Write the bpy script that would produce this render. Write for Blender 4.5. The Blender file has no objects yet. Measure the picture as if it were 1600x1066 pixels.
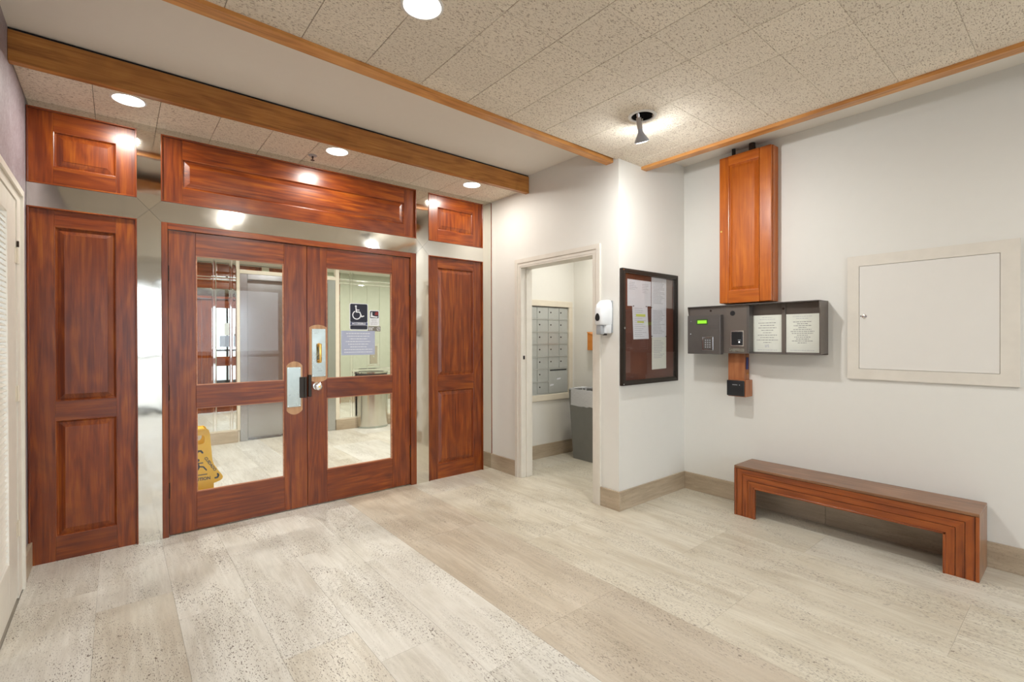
import bpy, bmesh, math, random
from mathutils import Vector, Matrix
from mathutils.geometry import tessellate_polygon
random.seed(7)
S = bpy.context.scene
COL = S.collection
# ------------------------------------------------------------------ camera
yaw, pit, rol = map(math.radians, (-39.482, -0.226, -0.1185))
fw = Vector((-math.sin(yaw)*math.cos(pit), math.cos(yaw)*math.cos(pit), math.sin(pit)))
rt = Vector((math.cos(yaw), math.sin(yaw), 0)); up = rt.cross(fw)
rt2 = rt*math.cos(rol)+up*math.sin(rol); up2 = -rt*math.sin(rol)+up*math.cos(rol)
cam = bpy.data.objects.new('camera', bpy.data.cameras.new('camera')); COL.objects.link(cam)
cam.matrix_world = Matrix(((rt2.x, up2.x, -fw.x, 0.4075), (rt2.y, up2.y, -fw.y, -3.9435), (rt2.z, up2.z, -fw.z, 1.3238), (0, 0, 0, 1)))
cam.data.sensor_width = 36; cam.data.lens = 747.94*36/1600; cam.data.clip_start = 0.05
S.camera = cam
# ------------------------------------------------------------------ world, exposure
S.view_settings.view_transform = 'Standard'; S.view_settings.look = 'None'
S.view_settings.gamma = 1; S.view_settings.use_curve_mapping = False
S.view_settings.exposure = 0.13
w = bpy.data.worlds.new('sky'); S.world = w; w.use_nodes = True
wn = w.node_tree.nodes; bg = wn['Background']
bg.inputs[0].default_value = (0.86, 0.92, 1.0, 1); bg.inputs[1].default_value = 3.6
# ------------------------------------------------------------------ lights
def area(name, loc, size, power, col=(1, .95, .88), shape='DISK', direction=(0, 0, -1), spread=180, size_y=None):
    l = bpy.data.lights.new(name, 'AREA'); l.shape = shape; l.size = size; l.energy = power; l.color = col
    if size_y: l.size_y = size_y
    l.spread = math.radians(spread)
    o = bpy.data.objects.new(name, l); COL.objects.link(o); o.location = loc
    o.rotation_euler = Vector(direction).to_track_quat('-Z', 'Y').to_euler()
    return o
ENTRY_DL = [(0.463, -0.355), (1.677, -0.355), (2.898, -0.350)]
MAIN_DL = [(1.390, -2.170), (1.390, -4.90)]
EYE = [(2.930, -2.160), (2.930, -4.90)]
LOBBY_DL = [(0.9, 1.1), (2.3, 1.6), (3.9, 1.5), (5.4, 1.5)]
P_ENTRY, P_MAIN, P_EYE, P_LOBBY, P_MAIL = 7.5, 18, 12, 32, 9.5
for x, y in ENTRY_DL: area('entry_light', (x, y, 2.715), .14, P_ENTRY, (1, .95, .88))
for x, y in MAIN_DL: area('main_light', (x, y, 2.697), .145, P_MAIN, (1, .955, .90))
for x, y in LOBBY_DL: area('lobby_light', (x, y, 2.70), .16, P_LOBBY, (1, .97, .92))
area('mail_light', (4.05, -0.75, 2.44), .16, P_MAIL, (1, .96, .9))
def point(name, loc, power, r, col):
    l = bpy.data.lights.new(name, 'POINT'); l.energy = power; l.shadow_soft_size = r; l.color = col
    o = bpy.data.objects.new(name, l); COL.objects.link(o); o.location = loc; return o

# ------------------------------------------------------------------ materials
def new(name):
    m = bpy.data.materials.new(name); m.use_nodes = True
    nt = m.node_tree; b = nt.nodes['Principled BSDF']
    return m, nt, b
def N(nt, t, **k):
    n = nt.nodes.new(t)
    for a, v in k.items(): setattr(n, a, v)
    return n
def L(nt, a, b): nt.links.new(a, b)
def coords(nt, scale=(1, 1, 1), rnd=True):
    tc = N(nt, 'ShaderNodeTexCoord'); oi = N(nt, 'ShaderNodeObjectInfo')
    mul = N(nt, 'ShaderNodeVectorMath', operation='SCALE'); mul.inputs[0].default_value = (37, 53, 71)
    L(nt, oi.outputs['Random'], mul.inputs['Scale'])
    if not rnd: mul.inputs[0].default_value = (0, 0, 0)
    add = N(nt, 'ShaderNodeVectorMath', operation='ADD'); L(nt, tc.outputs['Object'], add.inputs[0]); L(nt, mul.outputs[0], add.inputs[1])
    mp = N(nt, 'ShaderNodeMapping'); mp.inputs['Scale'].default_value = scale
    L(nt, add.outputs[0], mp.inputs['Vector'])
    return mp.outputs[0], add.outputs[0], oi
def ramp(nt, fac, stops):
    r = N(nt, 'ShaderNodeValToRGB'); e = r.color_ramp.elements
    while len(e) > 1: e.remove(e[-1])
    for i, (p, c) in enumerate(stops):
        el = e[0] if i == 0 else e.new(p)
        el.position = p; el.color = (*c, 1) if len(c) == 3 else c
    L(nt, fac, r.inputs[0]); return r.outputs[0]
def noise(nt, vec, scale, detail=4, rough=.5, dist=0):
    n = N(nt, 'ShaderNodeTexNoise'); n.inputs['Scale'].default_value = scale; n.inputs['Detail'].default_value = detail
    n.inputs['Roughness'].default_value = rough; n.inputs['Distortion'].default_value = dist
    L(nt, vec, n.inputs['Vector']); return n.outputs[0]
def mixc(nt, fac, a, b, mode='MIX'):
    m = N(nt, 'ShaderNodeMix', data_type='RGBA', blend_type=mode)
    for i, v in ((0, fac), (6, a), (7, b)):
        if isinstance(v, (int, float)): m.inputs[i].default_value = v
        elif isinstance(v, tuple): m.inputs[i].default_value = (*v, 1)
        else: L(nt, v, m.inputs[i])
    return m.outputs[2]
def bump(nt, b, h, strength, dist=.002):
    n = N(nt, 'ShaderNodeBump'); n.inputs['Strength'].default_value = strength; n.inputs['Distance'].default_value = dist
    L(nt, h, n.inputs['Height']); L(nt, n.outputs[0], b.inputs['Normal'])
def plain(name, col, rough=.5, metal=0, spec=.5, coat=0, bumpy=0, var=.03):
    m, nt, b = new(name)
    b.inputs['Base Color'].default_value = (*col, 1); b.inputs['Roughness'].default_value = rough
    b.inputs['Metallic'].default_value = metal; b.inputs['Specular IOR Level'].default_value = spec
    b.inputs['Coat Weight'].default_value = coat
    v, _, _ = coords(nt)
    n = noise(nt, v, 14, 4)
    c = mixc(nt, ramp(nt, n, [(.3, (0, 0, 0)), (.7, (1, 1, 1))]), tuple(x*(1-var) for x in col), tuple(min(1, x*(1+var)) for x in col))
    L(nt, c, b.inputs['Base Color'])
    if bumpy: bump(nt, b, noise(nt, v, 220, 3), bumpy, .001)
    return m
def emis(name, col, st):
    m, nt, b = new(name); b.inputs['Base Color'].default_value = (*col, 1)
    b.inputs['Emission Color'].default_value = (*col, 1); b.inputs['Emission Strength'].default_value = st
    return m
def wood(name, axis, dark, mid, light, rough=.3, coat=.35, fig=1.0, scale=1.0):
    m, nt, b = new(name)
    s = {'x': (1.6, 34, 34), 'y': (34, 1.6, 34), 'z': (34, 34, 1.6)}[axis]
    s2 = {'x': (1.0, 5.5, 5.5), 'y': (5.5, 1.0, 5.5), 'z': (5.5, 5.5, 1.0)}[axis]
    s3 = {'x': (9, 330, 330), 'y': (330, 9, 330), 'z': (330, 330, 9)}[axis]
    v, raw, oi = coords(nt, tuple(q*scale for q in s))
    def mp(sc):
        k = N(nt, 'ShaderNodeMapping'); k.inputs['Scale'].default_value = tuple(q*scale for q in sc); L(nt, raw, k.inputs['Vector']); return k.outputs[0]
    n1 = noise(nt, v, 1.5, 6, .6, .6)
    big = noise(nt, mp(s2), 1.0, 2, .5, .4); mott = noise(nt, raw, 2.6, 3, .6, .8)
    # cathedral figure: contour lines of a stretched noise
    mulb = N(nt, 'ShaderNodeMath', operation='MULTIPLY'); mulb.inputs[1].default_value = 46*fig; L(nt, big, mulb.inputs[0])
    sn = N(nt, 'ShaderNodeMath', operation='SINE'); L(nt, mulb.outputs[0], sn.inputs[0])
    ma = N(nt, 'ShaderNodeMath', operation='MULTIPLY_ADD'); ma.inputs[1].default_value = .07; L(nt, sn.outputs[0], ma.inputs[0]); L(nt, n1, ma.inputs[2])
    pores = noise(nt, mp(s3), 1.0, 3, .6)
    mb = N(nt, 'ShaderNodeMath', operation='MULTIPLY_ADD'); mb.inputs[1].default_value = .22
    L(nt, pores, mb.inputs[0]); L(nt, ma.outputs[0], mb.inputs[2])
    c = ramp(nt, mb.outputs[0], [(.38, dark), (.62, mid), (.86, light)])
    c = mixc(nt, ramp(nt, mott, [(.40, (.34, .34, .34)), (.62, (0, 0, 0))]), c, dark)
    hv = N(nt, 'ShaderNodeHueSaturation'); L(nt, c, hv.inputs['Color'])
    mr = N(nt, 'ShaderNodeMapRange'); mr.inputs[3].default_value = .9; mr.inputs[4].default_value = 1.08
    L(nt, oi.outputs['Random'], mr.inputs[0]); L(nt, mr.outputs[0], hv.inputs['Value'])
    L(nt, hv.outputs[0], b.inputs['Base Color'])
    b.inputs['Roughness'].default_value = rough; b.inputs['Coat Weight'].default_value = coat; b.inputs['Coat Roughness'].default_value = .22
    bump(nt, b, mb.outputs[0], .25, .0012)
    nt.nodes['Bump'].inputs['Strength'].default_value = .25
    return m
MH = ((.105, .0155, .0025), (.235, .044, .0042), (.37, .098, .008))
W = {a: wood('mahogany_'+a, a, *MH, rough=.30, coat=.22) for a in 'xyz'}
BM = ((.25, .085, .014), (.49, .195, .037), (.60, .28, .060))
BEAM = wood('oak_beam', 'x', *BM, rough=.45, coat=.1, fig=.8)
TR = ((.38, .15, .035), (.62, .28, .075), (.72, .36, .11))
TRIM = {a: wood('oak_trim_'+a, a, *TR, rough=.42, coat=.15) for a in 'xy'}
CB = ((.40, .080, .003), (.56, .135, .006), (.66, .185, .010))
CAB = {a: wood('orange_wood_'+a, a, *CB, rough=.32, coat=.15, fig=.6) for a in 'xyz'}
BN = ((.15, .028, .004), (.32, .072, .008), (.42, .112, .016))
BEN = {a: wood('bench_wood_'+a, a, *BN, rough=.33, coat=.3) for a in 'xyz'}
BT = ((.13, .055, .022), (.27, .125, .055), (.36, .18, .09))
BTOP = wood('bench_top_wood', 'y', *BT, rough=.35, coat=.25)
BSIDE = wood('bench_side_wood', 'z', *BT, rough=.35, coat=.25)
POST = wood('post_wood', 'z', (.25, .075, .025), (.38, .14, .05), (.46, .18, .07), rough=.45, coat=.1)
BARE = wood('bare_wood', 'z', (.42, .22, .11), (.62, .36, .19), (.72, .45, .26), rough=.6, coat=0)

def steel_mat(name, col, rough, wav, brushed=None):
    m, nt, b = new(name); b.inputs['Metallic'].default_value = 1; b.inputs['Base Color'].default_value = (*col, 1)
    v, raw, oi = coords(nt, (1, 1, 1))
    n = noise(nt, v, 3.2, 2, .5); sm = noise(nt, v, 9, 4, .6)
    r = ramp(nt, sm, [(.35, (rough*(.94 if brushed else .8),)*3), (.75, (rough*(1.06 if brushed else 1.35),)*3)]); L(nt, r, b.inputs['Roughness'])
    if brushed:
        k = N(nt, 'ShaderNodeMapping'); k.inputs['Scale'].default_value = brushed; L(nt, raw, k.inputs['Vector'])
        bump(nt, b, noise(nt, k.outputs[0], 1, 3, .6), .12, .0006)
    else: bump(nt, b, n, wav, .02)
    return m
STEEL = steel_mat('polished_steel', (.78, .76, .69), .07, .16)
STEELB = steel_mat('polished_steel_band', (.74, .73, .68), .075, .08)
BRUSH = steel_mat('brushed_steel', (.50, .515, .53), .24, .03, (260, 260, 3))
PLATE = steel_mat('plate_steel', (.46, .50, .47), .24, .008)
CANST = steel_mat('bin_steel', (.68, .66, .60), .2, .04, (240, 240, 2))
CHROME = plain('chrome', (.8, .8, .8), .12, 1)
BRASS = plain('brass', (.85, .55, .16), .22, 1)
BRONZE = plain('dark_bronze', (.045, .038, .032), .42, .6)
INTER = plain('taupe_metal', (.165, .14, .122), .42, .35)
INTERD = plain('taupe_metal_dark', (.125, .112, .104), .4, .35)
BLACK = plain('black_plastic', (.012, .013, .016), .35)
DARK = plain('dark_cavity', (.01, .01, .012), .8)
HINGE = plain('dark_hinge', (.05, .035, .03), .4, .8)
PAINT = plain('wall_paint_white', (.75, .745, .70), .55, bumpy=.05, var=.006)
PAINTM = plain('mailroom_paint', (.77, .755, .70), .55, bumpy=.05, var=.006)
PLAST = plain('plaster_ceiling', (.80, .76, .69), .6, bumpy=.03, var=.006)
CREAM = plain('cream_enamel', (.74, .68, .56), .35, bumpy=.06)
CREAM2 = plain('cream_frame_paint', (.72, .685, .61), .4, bumpy=.08)
LOUV = plain('louver_paint', (.80, .77, .69), .38)
SAGE = plain('sage_wall', (.53, .545, .43), .55)
WPLAS = plain('white_plastic', (.80, .83, .85), .28)
GREYP = plain('grey_plastic', (.20, .20, .185), .45)
GREYS = plain('grey_translucent', (.34, .36, .38), .35)
MAILM = plain('mailbox_aluminium', (.50, .52, .50), .35, .35)
MAILL = plain('mailbox_lip', (.66, .67, .64), .3, .5)
YEL = plain('yellow_plastic', (.96, .58, .008), .35)
ORBOX = plain('orange_box', (.62, .22, .03), .45)
PAPER = plain('paper', (.76, .78, .70), .6)
PAPERW = plain('paper_white', (.74, .76, .80), .55)
INK = plain('ink_grey', (.22, .22, .22), .7)
INKL = plain('ink_light', (.45, .46, .50), .7)
INKG = plain('highlighter_green', (.60, .66, .14), .7)
SIGNB = plain('sign_black', (.012, .013, .03), .4)
SIGNW = plain('sign_white', (.78, .80, .84), .4)
BLUEP = plain('pale_blue_plaque', (.42, .46, .60), .35)
REDP = plain('sign_red', (.28, .03, .03), .5)
CORK = plain('brown_board', (.13, .045, .028), .45)
BLUEC = plain('blue_plastic', (.02, .03, .16), .4)
LAMPG = plain('lamp_grey', (.36, .37, .40), .4)
LAMPN = plain('lamp_neck', (.42, .38, .34), .5)
WTRIM = plain('white_metal_trim', (.78, .77, .74), .35)
CONC = plain('outside_paving', (.42, .41, .39), .8)
FACADE = plain('outside_facade', (.55, .50, .42), .8)
LED = emis('lit_diffuser', (1, .97, .93), 14)
BULB = emis('lit_bulb_face', (1, .98, .95), 18)
LCD = emis('lcd_green', (.25, .62, .03), .5)
LEDW = emis('indicator_white', (1, 1, 1), 1.2)

def liner():
    m, nt, b = new('bin_liner'); b.inputs['Base Color'].default_value = (.85, .86, .88, 1); b.inputs['Roughness'].default_value = .25
    b.inputs['Alpha'].default_value = .72
    v, _, _ = coords(nt); bump(nt, b, noise(nt, v, 22, 4, .6, 1.5), .8, .01); return m
LINER = liner()
def wallpaper():
    m, nt, b = new('wallpaper'); v, raw, _ = coords(nt, (1, 1, .7))
    a = noise(nt, v, 38, 5, .7, 1.5); c = noise(nt, v, 9, 3)
    col = ramp(nt, a, [(.3, (.20, .155, .165)), (.5, (.29, .25, .275)), (.72, (.42, .385, .42))])
    col = mixc(nt, .25, col, ramp(nt, c, [(.35, (.22, .165, .17)), (.65, (.38, .34, .38))]))
    L(nt, col, b.inputs['Base Color']); b.inputs['Roughness'].default_value = .5; bump(nt, b, a, .3, .002); return m
WALLP = wallpaper()
def tile_mat():
    m, nt, b = new('acoustic_tile')
    v, raw, oi = coords(nt, (190, 420, 200))
    f = noise(nt, v, .42, 3, .55, .8)
    fis = ramp(nt, f, [(.385, (1, 1, 1)), (.435, (0, 0, 0))])
    k = N(nt, 'ShaderNodeMapping'); k.inputs['Scale'].default_value = (1, 1, 1); L(nt, raw, k.inputs['Vector'])
    g = noise(nt, k.outputs[0], 320, 3, .7)
    base = ramp(nt, g, [(.3, (.74, .645, .515)), (.55, (.85, .77, .64)), (.75, (.88, .83, .725))])
    hv = N(nt, 'ShaderNodeHueSaturation'); L(nt, base, hv.inputs['Color'])
    mr = N(nt, 'ShaderNodeMapRange'); mr.inputs[3].default_value = .96; mr.inputs[4].default_value = 1.04
    L(nt, oi.outputs['Random'], mr.inputs[0]); L(nt, mr.outputs[0], hv.inputs['Value'])
    c = mixc(nt, fis, hv.outputs[0], (.46, .37, .28)); L(nt, c, b.inputs['Base Color'])
    b.inputs['Roughness'].default_value = .85
    s = N(nt, 'ShaderNodeMath', operation='MULTIPLY_ADD'); s.inputs[1].default_value = -1.2; L(nt, fis, s.inputs[0]); L(nt, g, s.inputs[2])
    bump(nt, b, s.outputs[0], .6, .003); return m
TILE = tile_mat()
def travertine(name, A, B, C, pit=.5, axis='y', dark=1.0):
    m, nt, b = new(name)
    sc = (9, 1.1, 9) if axis == 'y' else (1.1, 9, 9)
    v, raw, oi = coords(nt, sc)
    def mp(s):
        k = N(nt, 'ShaderNodeMapping'); k.inputs['Scale'].default_value = s if axis == 'y' else (s[1], s[0], s[2]); L(nt, raw, k.inputs['Vector']); return k.outputs[0]
    st = noise(nt, v, 1.1, 7, .62, .55)
    fine = noise(nt, mp((60, 5, 60)), 1, 5, .65, .3)
    cloud = noise(nt, mp((3, 1.8, 3)), 1, 3, .5, .6)
    col = ramp(nt, st, [(.30, A), (.5, B), (.68, C)])
    col = mixc(nt, ramp(nt, fine, [(.38, (.42, .42, .42)), (.6, (0, 0, 0))]), col, tuple(q*.78 for q in A))
    col = mixc(nt, ramp(nt, cloud, [(.4, (0, 0, 0)), (.72, (.55, .55, .55))]), col, tuple(min(1, q*1.05) for q in C))
    # pits
    mask = noise(nt, mp((5, 1.6, 5)), 1, 3, .6, .4)
    p1 = noise(nt, mp((95, 42, 95)), 1, 2, .5, .3)
    p2 = noise(nt, mp((260, 75, 260)), 1, 1.5, .5, .3)
    mk = ramp(nt, mask, [(.42, (.08, .08, .08)), (.58, (1, 1, 1))])
    q1 = ramp(nt, p1, [(.30, (1, 1, 1)), (.335, (0, 0, 0))])
    q2 = ramp(nt, p2, [(.34, (1, 1, 1)), (.40, (0, 0, 0))])
    mx = N(nt, 'ShaderNodeMath', operation='MAXIMUM'); L(nt, q1, mx.inputs[0]); L(nt, q2, mx.inputs[1])
    pm = N(nt, 'ShaderNodeMath', operation='MULTIPLY'); L(nt, mx.outputs[0], pm.inputs[0]); L(nt, mk, pm.inputs[1])
    pm2 = N(nt, 'ShaderNodeMath', operation='MULTIPLY'); L(nt, pm.outputs[0], pm2.inputs[0]); pm2.inputs[1].default_value = pit
    hv = N(nt, 'ShaderNodeHueSaturation'); L(nt, col, hv.inputs['Color'])
    mr = N(nt, 'ShaderNodeMapRange'); mr.inputs[3].default_value = .96; mr.inputs[4].default_value = 1.03
    L(nt, oi.outputs['Random'], mr.inputs[0]); L(nt, mr.outputs[0], hv.inputs['Value'])
    c = mixc(nt, pm2.outputs[0], hv.outputs[0], (.12, .09, .065)); L(nt, c, b.inputs['Base Color'])
    L(nt, ramp(nt, cloud, [(.3, (.30,)*3), (.7, (.46,)*3)]), b.inputs['Roughness'])
    inv = N(nt, 'ShaderNodeMath', operation='SUBTRACT'); inv.inputs[0].default_value = 1; L(nt, pm.outputs[0], inv.inputs[1])
    bump(nt, b, inv.outputs[0], .5, .002); return m
TRAV = travertine('travertine_pale', (.53, .475, .38), (.63, .595, .50), (.71, .685, .60), .9)
TRAVW = travertine('travertine_white', (.575, .545, .465), (.67, .65, .58), (.74, .73, .67), .95)
TRAVT = travertine('travertine_tan', (.47, .40, .305), (.55, .48, .375), (.62, .56, .46), .7)
TRAVY = travertine('travertine_yellow', (.53, .47, .355), (.62, .575, .465), (.70, .665, .56), .7)
BASE = {'y': travertine('travertine_base_y', (.36, .28, .19), (.47, .38, .27), (.55, .46, .34), .3),
        'x': travertine('travertine_base_x', (.36, .28, .19), (.47, .38, .27), (.55, .46, .34), .3, 'x')}
def glass(name, tint=(1, 1, 1), refl=1.0):
    m, nt, b = new(name); nt.nodes.remove(b); out = nt.nodes['Material Output']
    t = N(nt, 'ShaderNodeBsdfTransparent'); t.inputs[0].default_value = (*tint, 1)
    g = N(nt, 'ShaderNodeBsdfGlossy'); g.inputs['Roughness'].default_value = .01
    f = N(nt, 'ShaderNodeFresnel'); ge = N(nt, 'ShaderNodeNewGeometry'); io = N(nt, 'ShaderNodeMapRange'); io.inputs[3].default_value = 1.45; io.inputs[4].default_value = 1/1.45; L(nt, ge.outputs['Backfacing'], io.inputs[0]); L(nt, io.outputs[0], f.inputs[0])
    mu = N(nt, 'ShaderNodeMath', operation='MULTIPLY'); mu.inputs[1].default_value = refl; L(nt, f.outputs[0], mu.inputs[0])
    x = N(nt, 'ShaderNodeMixShader'); L(nt, mu.outputs[0], x.inputs[0]); L(nt, t.outputs[0], x.inputs[1]); L(nt, g.outputs[0], x.inputs[2])
    L(nt, x.outputs[0], out.inputs[0]); return m
GLASS = glass('clear_glass', (.985, .99, .985), .8)
GLASSB = glass('case_glass', (.97, .97, .97), .9)
MIRROR = steel_mat('mirror', (.86, .89, .86), .015, .0)
MIRB = steel_mat('mirror_bevel', (.93, .94, .92), .06, .15)

# ------------------------------------------------------------------ geometry helpers
WO = {}
def link(name, me, origin, parent, **tags):
    o = bpy.data.objects.new(name, me); COL.objects.link(o)
    po = WO[parent] if parent else Vector((0, 0, 0))
    if parent: o.parent = parent
    o.location = origin - po; WO[o] = origin.copy()
    for k, v in tags.items(): o[k] = v
    return o
def E(name, loc, **tags):
    o = bpy.data.objects.new(name, None); COL.objects.link(o); o.empty_display_size = .05
    o.location = loc; WO[o] = Vector(loc)
    for k, v in tags.items(): o[k] = v
    return o
def M(name, bm, mat, parent=None, smooth=False, mats=None, **tags):
    bmesh.ops.recalc_face_normals(bm, faces=bm.faces)
    xs = [v.co for v in bm.verts]
    lo = Vector((min(c.x for c in xs), min(c.y for c in xs), min(c.z for c in xs)))
    hi = Vector((max(c.x for c in xs), max(c.y for c in xs), max(c.z for c in xs)))
    og = Vector(((lo.x+hi.x)/2, (lo.y+hi.y)/2, lo.z))
    bmesh.ops.translate(bm, verts=bm.verts, vec=-og)
    me = bpy.data.meshes.new(name); bm.to_mesh(me); bm.free(); me.materials.append(mat)
    if mats:
        for q in mats: me.materials.append(q)
    if smooth:
        me.polygons.foreach_set('use_smooth', [True]*len(me.polygons)); me.set_sharp_from_angle(angle=math.radians(35))
    return link(name, me, og, parent, **tags)
def bx(bm, x0, x1, y0, y1, z0, z1, r=0, seg=1):
    ret = bmesh.ops.create_cube(bm, size=1); vs = ret['verts']
    for v in vs:
        v.co = Vector(((x0+x1)/2+v.co.x*(x1-x0), (y0+y1)/2+v.co.y*(y1-y0), (z0+z1)/2+v.co.z*(z1-z0)))
    if r:
        es = {e for v in vs for e in v.link_edges}
        bmesh.ops.bevel(bm, geom=list(es), offset=r, segments=seg, affect='EDGES', profile=.5)
def B(name, x, y, z, mat, parent=None, r=0, seg=1, **tags):
    bm = bmesh.new(); bx(bm, *x, *y, *z, r, seg); return M(name, bm, mat, parent, smooth=(r > 0 and seg > 1), **tags)
class Map:
    def __init__(s, o, u, v): s.o, s.u, s.v = Vector(o), Vector(u), Vector(v); s.w = s.u.cross(s.v)
    def __call__(s, u, v, w=0): return s.o+s.u*u+s.v*v+s.w*w
FRONT = Map((0, 0, 0), (1, 0, 0), (0, 0, 1))        # door wall, w towards the room (-Y)
LOBBY = Map((0, .12, 0), (-1, 0, 0), (0, 0, 1))     # back of it, w towards the lobby
RIGHT = Map((4.302, 0, 0), (0, -1, 0), (0, 0, 1))   # w = -X
SIDE = Map((3.379, 0, 0), (0, -1, 0), (0, 0, 1))
LEFT = Map((0, 0, 0), (0, 1, 0), (0, 0, 1))         # w = +X
RET = Map((0, -1.627, 0), (1, 0, 0), (0, 0, 1))     # notice board wall, w = -Y
MAILW = Map((0, -.03, 0), (1, 0, 0), (0, 0, 1))
LOBW = Map((0, 3.09, 0), (1, 0, 0), (0, 0, 1))      # elevator wall, w towards the doors
def plate(bm, outer, w0, w1, mp, holes=()):
    loops = [outer]+list(holes)
    pts = [p for l in loops for p in l]
    tris = tessellate_polygon([[Vector((p[0], p[1], 0)) for p in l] for l in loops])
    f = [bm.verts.new(mp(p[0], p[1], w1)) for p in pts]; k = [bm.verts.new(mp(p[0], p[1], w0)) for p in pts]
    for t in tris:
        try: bm.faces.new([f[i] for i in t]); bm.faces.new([k[i] for i in reversed(t)])
        except ValueError: pass
    i = 0
    for l in loops:
        n = len(l)
        for j in range(n):
            a, c = i+j, i+(j+1) % n
            try: bm.faces.new((f[a], f[c], k[c], k[a]))
            except ValueError: pass
        i += n
def rectp(u0, u1, v0, v1): return [(u0, v0), (u1, v0), (u1, v1), (u0, v1)]
def P(name, outer, w0, w1, mp, mat, parent=None, holes=(), **tags):
    bm = bmesh.new(); plate(bm, outer, w0, w1, mp, holes); return M(name, bm, mat, parent, **tags)
def R(name, u0, u1, v0, v1, w0, w1, mp, mat, parent=None, r=0, seg=1, **tags):
    a, c = mp(u0, v0, w0), mp(u1, v1, w1)
    return B(name, sorted((a.x, c.x)), sorted((a.y, c.y)), sorted((a.z, c.z)), mat, parent, r, seg, **tags)
def rings(bm, u0, u1, v0, v1, prof, mp):
    prev = None
    for off, wd in prof:
        vs = [bm.verts.new(mp(u, v, wd)) for u, v in rectp(u0+off, u1-off, v0+off, v1-off)]
        if prev:
            for i in range(4): bm.faces.new((prev[i], prev[(i+1) % 4], vs[(i+1) % 4], vs[i]))
        prev = vs
    bm.faces.new(prev)
def circ(u, v, r, n=24, a0=0, a1=2*math.pi, close=True):
    m = n if close else n+1
    return [(u+r*math.cos(a0+(a1-a0)*i/n), v+r*math.sin(a0+(a1-a0)*i/n)) for i in range(m)]
def disc(bm, c, axis, prof, n=28, cap=True):
    """lathe: prof = list of (radius, height along axis)"""
    ax = Vector(axis).normalized(); a = ax.orthogonal().normalized(); b = ax.cross(a); prev = None; c = Vector(c)
    for r, h in prof:
        if r < 1e-6: ring = [bm.verts.new(c+ax*h)]
        else: ring = [bm.verts.new(c+ax*h+a*r*math.cos(2*math.pi*i/n)+b*r*math.sin(2*math.pi*i/n)) for i in range(n)]
        if prev:
            if len(ring) == 1 and len(prev) > 1:
                for i in range(n): bm.faces.new((prev[i], prev[(i+1) % n], ring[0]))
            elif len(prev) == 1 and len(ring) > 1:
                for i in range(n): bm.faces.new((prev[0], ring[(i+1) % n], ring[i]))
            else:
                for i in range(n): bm.faces.new((prev[i], prev[(i+1) % n], ring[(i+1) % n], ring[i]))
        prev = ring
def LA(name, c, axis, prof, mat, parent=None, n=28, **tags):
    bm = bmesh.new(); disc(bm, c, axis, prof, n); return M(name, bm, mat, parent, smooth=True, **tags)
def stroke(bm, pts, wid, w0, w1, mp, caps=True):
    for i in range(len(pts)-1):
        (a, b), (c, d) = pts[i], pts[i+1]; dx, dy = c-a, d-b; l = math.hypot(dx, dy) or 1; nx, ny = -dy/l*wid/2, dx/l*wid/2
        plate(bm, [(a-nx, b-ny), (c-nx, d-ny), (c+nx, d+ny), (a+nx, b+ny)], w0, w1, mp)
    if caps:
        for p in pts: plate(bm, circ(p[0], p[1], wid/2, 10), w0, w1+.00004, mp)
def text(name, s, size, u, v, w, mp, mat, parent, rot=0, extrude=.0004, align='CENTER', bold=0, sx=1):
    cu = bpy.data.curves.new('t', 'FONT'); cu.body = s; cu.size = size; cu.align_x = align; cu.align_y = 'CENTER'; cu.extrude = extrude; cu.offset = bold; cu.resolution_u = 3
    t = bpy.data.objects.new('t', cu); COL.objects.link(t); dg = bpy.context.evaluated_depsgraph_get()
    me = bpy.data.meshes.new_from_object(t.evaluated_get(dg)); bpy.data.objects.remove(t)
    bm = bmesh.new(); bm.from_mesh(me); c, q = math.cos(rot), math.sin(rot)
    for x in bm.verts:
        X, Y = x.co.x*sx, x.co.y; x.co = mp(u+X*c-Y*q, v+X*q+Y*c, w+x.co.z)
    return M(name, bm, mat, parent)
def print_lines(bm, u0, u1, v0, v1, n, hgt, mp, w, center=True, seed=1, fill=(.5, .95)):
    rd = random.Random(seed)
    for i in range(n):
        v = v1-(v1-v0)*(i+.5)/n; ln = (u1-u0)*rd.uniform(*fill); a = (u0+u1)/2-ln/2 if center else u0; e = a+ln
        while a < e:
            l = rd.uniform(.006, .022); c = min(a+l, e)
            plate(bm, rectp(a, c, v-hgt/2, v+hgt/2), w, w+.0002, mp); a = c+.0035

# ================================================================== STRUCTURE
XL, XS, XR, Y1, XM = 0.0, 3.379, 4.302, -1.627, 4.585
YB = -6.6
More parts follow.
